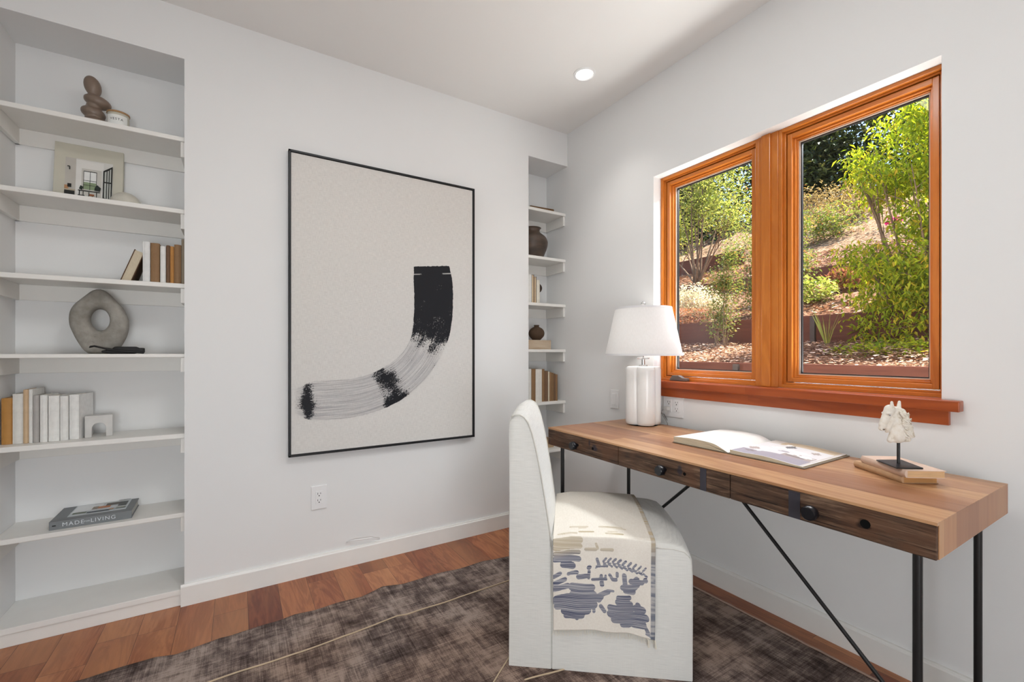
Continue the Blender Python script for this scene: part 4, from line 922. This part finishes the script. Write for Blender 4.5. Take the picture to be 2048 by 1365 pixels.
# ------------------------------------------------------------------ garden outside
def soil_mat(name, cols, scale=60):
    t = NT(name, .95, .1); a = t.noise(t.coord(), scale, 5, .7); b = t.noise(t.coord(), 7, 3)
    f = t.math('ADD', t.math('MULTIPLY', a, .75), t.math('MULTIPLY', b, .25)); t.col(t.ramp(f, [(.36, lin(cols[0])), (.5, lin(cols[1])), (.64, lin(cols[2]))])); t.bump(a, 1, .02); return t.m
SOIL = soil_mat('bark_mulch_soil', [(70, 44, 32), (134, 96, 74), (196, 160, 134)])
DRY = soil_mat('dry_hillside', [(58, 42, 32), (136, 106, 82), (200, 172, 146)], 30)
levels = [(.17, .78), (1.02, .80), (1.045, 1.00), (2.09, 1.20), (2.11, 1.38), (4.15, 1.98), (4.17, 2.12), (5.26, 2.58), (5.34, 2.62), (9.0, 4.40), (11.5, 5.0), (16, 5.2)]
def gz(x):
    for (a, za), (b, zb) in zip(levels, levels[1:]):
        if a <= x <= b: return za+(zb-za)*(x-a)/(b-a)
    return levels[-1][1]
def ground_strip(name, x0, x1, mt, nu, nv, amp, label):
    def fn(u, v_):
        x = x0+(x1-x0)*u; y = -6+20*v_; e = min(u, 1-u)*4
        return (x, y, gz(x)+amp*min(1, e)*noise.noise((x*2.2, y*2.2, 1))+amp*.35*min(1, e)*noise.noise((x*11, y*11, 2)))
    return struct(MB().grid(nu, nv, fn).build(name, mt, smooth=True), label)
gb = ground_strip('ground_terrace_lower', 1.05, 2.085, SOIL, 24, 300, .04, 'mulched lowest terrace outside the window')
ground_strip('ground_terrace_middle', 2.13, 4.145, SOIL, 40, 300, .06, 'planted middle terrace')
ground_strip('ground_terrace_upper', 4.185, 5.275, SOIL, 24, 240, .06, 'mulched upper terrace')
ground_strip('ground_hillside', 5.26, 16, DRY, 60, 160, .22, 'dry sunny hillside above the terraces')
struct(MB().box(.17, 1.03, -6, 14, .5, .62).build('ground_path', mat('path_concrete', (120, 112, 103), .8)), 'strip of paving under the window')
t = NT('redwood_board', .7, .25); a = t.noise(t.coord('Object', (6, 1, 18)), 2.2, 5, .65, .6); b = t.noise(t.coord(), 3, 2)
t.col(t.mix(b, t.ramp(a, [(.3, lin((66, 36, 28))), (.7, lin((112, 68, 54)))]), lin((94, 56, 44)))); REDW = t.m
def retaining(label, x, y0, y1, zb, zt, t_=.045):
    r = thing('retaining_wall', label, 'retaining wall', (x, (y0+y1)/2, zb), 0, 'timber terrace walls'); L_ = y1-y0; n_ = max(1, round(L_/2.4))
    for i in range(n_):
        a_ = -L_/2+L_*i/n_; MB().box(0, t_, a_+.002, a_+L_/n_-.002, 0, zt-zb).build('board', REDW, r, bevel=.003)
        MB().box(-.03, 0, a_+.35, a_+.385, -.1, (zt-zb)*.97).build('stake', mat('dark_steel_stake', (70, 60, 56), .6), r)
    return r
retaining('nearest low timber wall just outside the window', 1.0, -6, 14, .70, 1.047, .05)
retaining('second timber wall, behind the lowest mulch strip', 2.085, -6, 14, 1.12, 1.425)
retaining('third timber wall, behind the planted middle terrace', 4.145, -6, 14, 1.85, 2.17)
retaining('short topmost timber wall seen through the left pane', 5.28, 1.85, 14, 2.5, 2.86)
fn_ = thing('garden_fence', 'dark board fence at the far left of the garden', 'fence', (5.9, 8.5, 2.6))
for i in range(14): MB().box(-.02, .02, -2.1+i*.3, -2.1+i*.3+.28, 0, 2.4).build('fence_board', mat('black_fence_board', (36, 32, 30), .8), fn_)

def leaf_mat(name, c1, c2, trans=.5, c3=None):
    t = NT(name, .5, .35); g_ = t.add('ShaderNodeNewGeometry'); rp = g_.outputs['Random Per Island']
    st = [(0, lin(c1)), (.8 if c3 else 1, lin(c2))]+([(1, lin(c3))] if c3 else []); c = t.ramp(rp, st); t.col(c)
    tl = t.add('ShaderNodeBsdfTranslucent'); t.l.new(t.mix(1., c, (1.25, 1.2, .75, 1), 'MULTIPLY'), tl.inputs[0])
    mx = t.add('ShaderNodeMixShader'); mx.inputs[0].default_value = trans; t.l.new(t.b.outputs[0], mx.inputs[1]); t.l.new(tl.outputs[0], mx.inputs[2]); t.l.new(mx.outputs[0], t.out.inputs[0]); return t.m
BARK = mat('grey_brown_bark', (122, 100, 82), .85, .2, .2, 30)
def leaf(mb, p, d, up, L_, W_):
    d = d.normalized(); s = d.cross(up)
    if s.length < 1e-3: s = Vector((1, 0, 0))
    s.normalize(); n_ = s.cross(d); b = p+d*L_*.45
    mb.add([p, b+s*W_*.5+n_*L_*.08, p+d*L_-n_*L_*.1, b-s*W_*.5+n_*L_*.08], [(0, 1, 2), (0, 2, 3)])
def rvec(r): 
    while True:
        v_ = Vector((r.uniform(-1, 1), r.uniform(-1, 1), r.uniform(-1, 1)))
        if .05 < v_.length < 1: return v_
def plant(name, label, cat, base, stems, clumps, n_leaf, L_, W_, lm, seed, group=None, trunk_r=.02, droop=.3, spread=1.0, shell=.55, bark=None, clustered=0):
    """stems rise from the base into every clump; leaves fill the clumps (centre, radii) relative to the base"""
    r = random.Random(seed); o = thing(name, label, cat, base, 0, group); mb = MB(); lf = MB()
    tot = sum(c_[1][0]*c_[1][1]*c_[1][2] for c_ in clumps)**1.0
    for ci, (c_, rad_) in enumerate(clumps):
        c_ = Vector(c_); rv = Vector(rad_)
        for k_ in range(stems):
            tip = c_+Vector([a*b for a, b in zip(rvec(r), rv)])*.85; st_ = Vector((r.uniform(-.05, .05), r.uniform(-.05, .05), -.05)); mid_ = st_.lerp(tip, .5)+Vector((r.uniform(-.1, .1), r.uniform(-.1, .1), .1))*c_.length*.5
            pts = [st_*(1-f_)**2+mid_*2*f_*(1-f_)+tip*f_*f_ for f_ in [i/7 for i in range(8)]]; mb.tube(pts, trunk_r, 5, r2=trunk_r*.18)
            for q_ in range(3):
                s_ = pts[4+q_]; e_ = c_+Vector([a*b for a, b in zip(rvec(r), rv)]); mb.tube([s_, s_.lerp(e_, .5)+Vector((0, 0, .03)), e_], trunk_r*.35, 4, r2=trunk_r*.12)
        n_ = int(n_leaf*(rv.x*rv.y*rv.z)/tot)
        cc_ = None
        for i in range(n_):
            if clustered and i % clustered == 0: v_ = rvec(r); v_ = v_.normalized()*(shell+(1-shell)*r.random()); cc_ = c_+Vector([a*b for a, b in zip(v_, rv)])
            if clustered: p = cc_+rvec(r)*L_*1.6
            else: v_ = rvec(r); v_ = v_.normalized()*(shell+(1-shell)*r.random()); p = c_+Vector([a*b for a, b in zip(v_, rv)])
            d = rvec(r); d.z = d.z*.6-droop; sc_ = r.uniform(.6, 1.25); leaf(lf, p, d, Vector((r.uniform(-.5, .5), r.uniform(-.5, .5), 1)), L_*sc_, W_*sc_)
    mb.build('branches', bark or BARK, o, smooth=True); lf.build('foliage', lm, o); return o
YG = leaf_mat('yellow_green_leaves', (104, 130, 22), (176, 186, 44), .55, (206, 178, 56))
LG = leaf_mat('light_green_leaves', (96, 116, 48), (172, 178, 100), .45, (214, 206, 120))
DG = leaf_mat('dark_green_leaves', (34, 46, 26), (72, 84, 44), .25, (120, 118, 74))
SG = leaf_mat('silver_leaves', (178, 170, 152), (232, 226, 214), .35, (160, 96, 92))
MG = leaf_mat('mid_green_leaves', (82, 104, 48), (142, 152, 78), .4, (190, 130, 90))
RD = leaf_mat('reddish_leaves', (130, 78, 62), (196, 140, 118), .35, (110, 120, 66))
DW = leaf_mat('dry_weeds', (120, 98, 70), (186, 164, 124), .3)
PK = leaf_mat('magenta_petals', (190, 40, 130), (216, 60, 150), .4)
# big yellow-green tree filling the right of the right pane
plant('maple_tree', 'bright yellow-green leafy tree filling the right side of the window', 'tree', (2.26, -1.28, 1.22), 3,
      [((-.05, .02, .14), (.38, .40, .16)), ((-.1, .06, .46), (.42, .38, .24)), ((.05, -.05, .84), (.40, .30, .20)), ((.0, .08, 1.20), (.42, .42, .22)), ((0, -.12, 1.58), (.42, .40, .24)), ((.1, -.5, .5), (.4, .3, .5)), ((.1, -.5, 1.3), (.4, .3, .5)), ((-.15, .28, 1.36), (.2, .22, .12)), ((-.2, .30, .62), (.2, .22, .12)), ((-.1, .12, .30), (.3, .34, .2)), ((-.2, .18, -.0), (.2, .3, .1))],
      25000, .049, .0165, YG, 11, trunk_r=.014, droop=.5, shell=.25, clustered=9)
plant('flowering_bush', 'sprig of magenta blossoms beside the yellow-green tree', 'flower', (3.1, -.83, 1.66), 1, [((0, 0, .67), (.06, .07, .03))], 40, .035, .03, PK, 5, trunk_r=.004)
plant('multi_stem_shrub', 'tall open shrub with bare forked stems behind the left pane', 'shrub', (4.55, 2.2, 2.25), 3,
      [((.0, -.1, 1.35), (.65, .75, .55)), ((-.2, -.65, .95), (.5, .35, .45)), ((.1, .5, .95), (.5, .45, .5)), ((0, -.2, 1.9), (.7, .9, .4))], 9500, .046, .024, LG, 21, trunk_r=.020, droop=.2, shell=.15, clustered=5)
plant('slender_shrub', 'slender green shrub standing in front of the second timber wall beside the window post', 'shrub', (1.93, .10, 1.15), 4, [((0, 0, .30), (.10, .20, .24)), ((.0, -.03, .62), (.14, .20, .22)), ((.0, -.10, .85), (.14, .14, .16))], 3300, .028, .013, MG, 31, trunk_r=.005, droop=.1, shell=.1)
plant('slender_shrub', 'second slender shrub rising above the second timber wall behind the window post', 'shrub', (2.45, .05, 1.45), 4, [((0, 0, .30), (.16, .24, .28)), ((.05, .0, .68), (.16, .22, .26))], 2600, .034, .015, MG, 33, trunk_r=.006, droop=.1, shell=.1)
plant('silver_shrub', 'pale silvery low shrub above the second timber wall, left pane', 'shrub', (2.7, 1.0, 1.5), 4, [((0, 0, .24), (.28, .36, .22)), ((-.1, -.35, .16), (.25, .25, .16))], 4600, .030, .016, SG, 41, trunk_r=.005, droop=-.1, shell=.3)
plant('red_leaf_shrub', 'reddish low shrub in front of the silvery one, left pane', 'shrub', (2.28, .72, 1.42), 3, [((0, 0, .10), (.12, .42, .10))], 1300, .026, .014, RD, 43, trunk_r=.004, droop=-.1)
plant('leafy_shrub', 'mid-green broad-leafed shrub between the second and third walls, right pane', 'shrub', (2.85, -.30, 1.58), 3, [((0, 0, .14), (.22, .22, .14)), ((.0, .2, .18), (.2, .16, .16))], 900, .050, .030, LG, 51, trunk_r=.005, droop=0)
plant('red_succulent', 'cluster of reddish spiky succulents below the third wall', 'plant', (3.4, -.40, 1.74), 1, [((0, 0, .12), (.18, .24, .10))], 900, .09, .018, RD, 61, trunk_r=.004, droop=-.9)
plant('leafy_shrub', 'tall pale-green shrub at the left edge of the right pane', 'shrub', (3.15, .02, 1.66), 4, [((0, 0, .40), (.20, .22, .34)), ((.1, .05, .85), (.18, .18, .24))], 2400, .038, .018, MG, 71, trunk_r=.008, droop=.1, shell=.1)
plant('ground_cover', 'low bright green plants at the foot of the yellow-green tree', 'plant', (1.62, -1.10, 1.08), 2, [((0, 0, .04), (.10, .20, .06)), ((.1, -.4, .05), (.2, .3, .07)), ((.2, -.1, .05), (.15, .3, .08))], 1400, .030, .020, YG, 81, trunk_r=.003, droop=-.2)
m = MB(); r = random.Random(2)
ir = thing('iris_plant', 'upright strap-leaved plant against the second timber wall', 'plant', (1.92, -.80, 1.15), 0)
for i in range(12):
    a, L_ = r.uniform(-.10, .10), r.uniform(.16, .34); b = r.uniform(-.05, .05); m.add([(-.004, -.004, 0), (.004, .004, 0), (b*.5+.005, a*.5+.004, L_*.6), (b, a, L_), (b*.5-.005, a*.5-.004, L_*.6)], [(0, 1, 2, 3, 4)])
m.build('leaves', LG, ir)
for i, (b, rad_, sd, lab) in enumerate([((10.0, 3.1, 4.3), (1.3, 1.6, 1.5), 3, 'dark evergreen tree on the hilltop behind the left part of the right pane'), ((8.2, 5.4, 3.6), (1.8, 1.7, 1.9), 4, 'dark evergreen tree behind the shrub in the left pane'), ((11.0, .35, 4.4), (1.5, 2.1, 2.0), 5, 'dark evergreen tree on the hilltop behind the yellow-green tree'), ((9.0, 9.2, 3.8), (1.9, 2.1, 2.4), 6, 'dark evergreen tree farthest left on the hill')]):
    plant('evergreen_tree', lab, 'tree', b, 3, [((0, 0, 1.85), rad_), ((-.2, 0, .8), (rad_[0]*.95, rad_[1]*1.05, .9))], 15000, .16, .07, DG, sd, 'dark evergreen trees on the hill', trunk_r=.08, droop=.2, shell=.2, clustered=6)
for i, (b, rad_, lab) in enumerate([((6.4, 2.4, 3.0), (.7, 1.1, .9), 'scrubby bush on the dry slope, behind the window post'), ((6.9, .9, 3.4), (.5, .7, .35), 'dry scrub on the sunny slope in the right pane'), ((6.2, -.7, 3.05), (.5, .8, .5), 'scrubby bush on the slope behind the yellow-green tree'), ((5.9, 4.3, 2.8), (.7, 1.1, 1.0), 'scrubby bush at the left edge of the slope'), ((7.6, 1.9, 3.7), (.5, .9, .4), 'dry scrub below the hilltop evergreen'), ((5.9, .9, 2.85), (.35, .6, .35), 'low scrub just above the upper terrace, right pane')]):
    plant('hillside_scrub', lab, 'shrub', b, 3, [((0, 0, rad_[2]*.8), rad_)], 1700, .06, .022, (MG, DW, LG, MG, DW, MG)[i], 90+i, 'scrub on the hillside', trunk_r=.008, droop=0, shell=.2)
# loose bark chips lying on the terraces
m = MB(); r = random.Random(12)
for i in range(34000):
    q_ = r.random(); x = r.uniform(1.08, 2.03) if q_ < .5 else (r.uniform(2.15, 4.09) if q_ < .8 else r.uniform(4.21, 5.24)); y = r.uniform(-1.6, 2.6) if q_ < .5 else r.uniform(-1.5, 4.5)
    sc_ = (.004+.013*r.random()**2)*(1 if q_ < .5 else 1.7); a = r.uniform(0, PI); d = Vector((math.cos(a), math.sin(a), r.uniform(-.3, .3)))*sc_; s = Vector((-math.sin(a), math.cos(a), r.uniform(-.4, .4)))*sc_*.35
    p = Vector((x, y, gz(x)+.012+r.uniform(0, .02))); m.add([p-d-s, p+d-s, p+d+s, p-d+s], [(0, 1, 2, 3)])
t = NT('bark_chips', .9, .15); g_ = t.add('ShaderNodeNewGeometry'); t.col(t.ramp(g_.outputs['Random Per Island'], [(0, lin((104, 66, 48))), (.45, lin((186, 146, 116))), (1, lin((244, 222, 200)))]))
tag(m.build('bark_mulch', t.m), 'loose bark chips covering the terraces', 'mulch', kind='stuff')
# unseen overhang above the window, added to keep direct sun out of the room
struct(MB().box(.161, .98, -6, 3, 2.50, 2.62).build('sun_block_eave', mat('sun_block_wood', (150, 110, 80), .7)), 'unseen overhang added above the window to block sun')
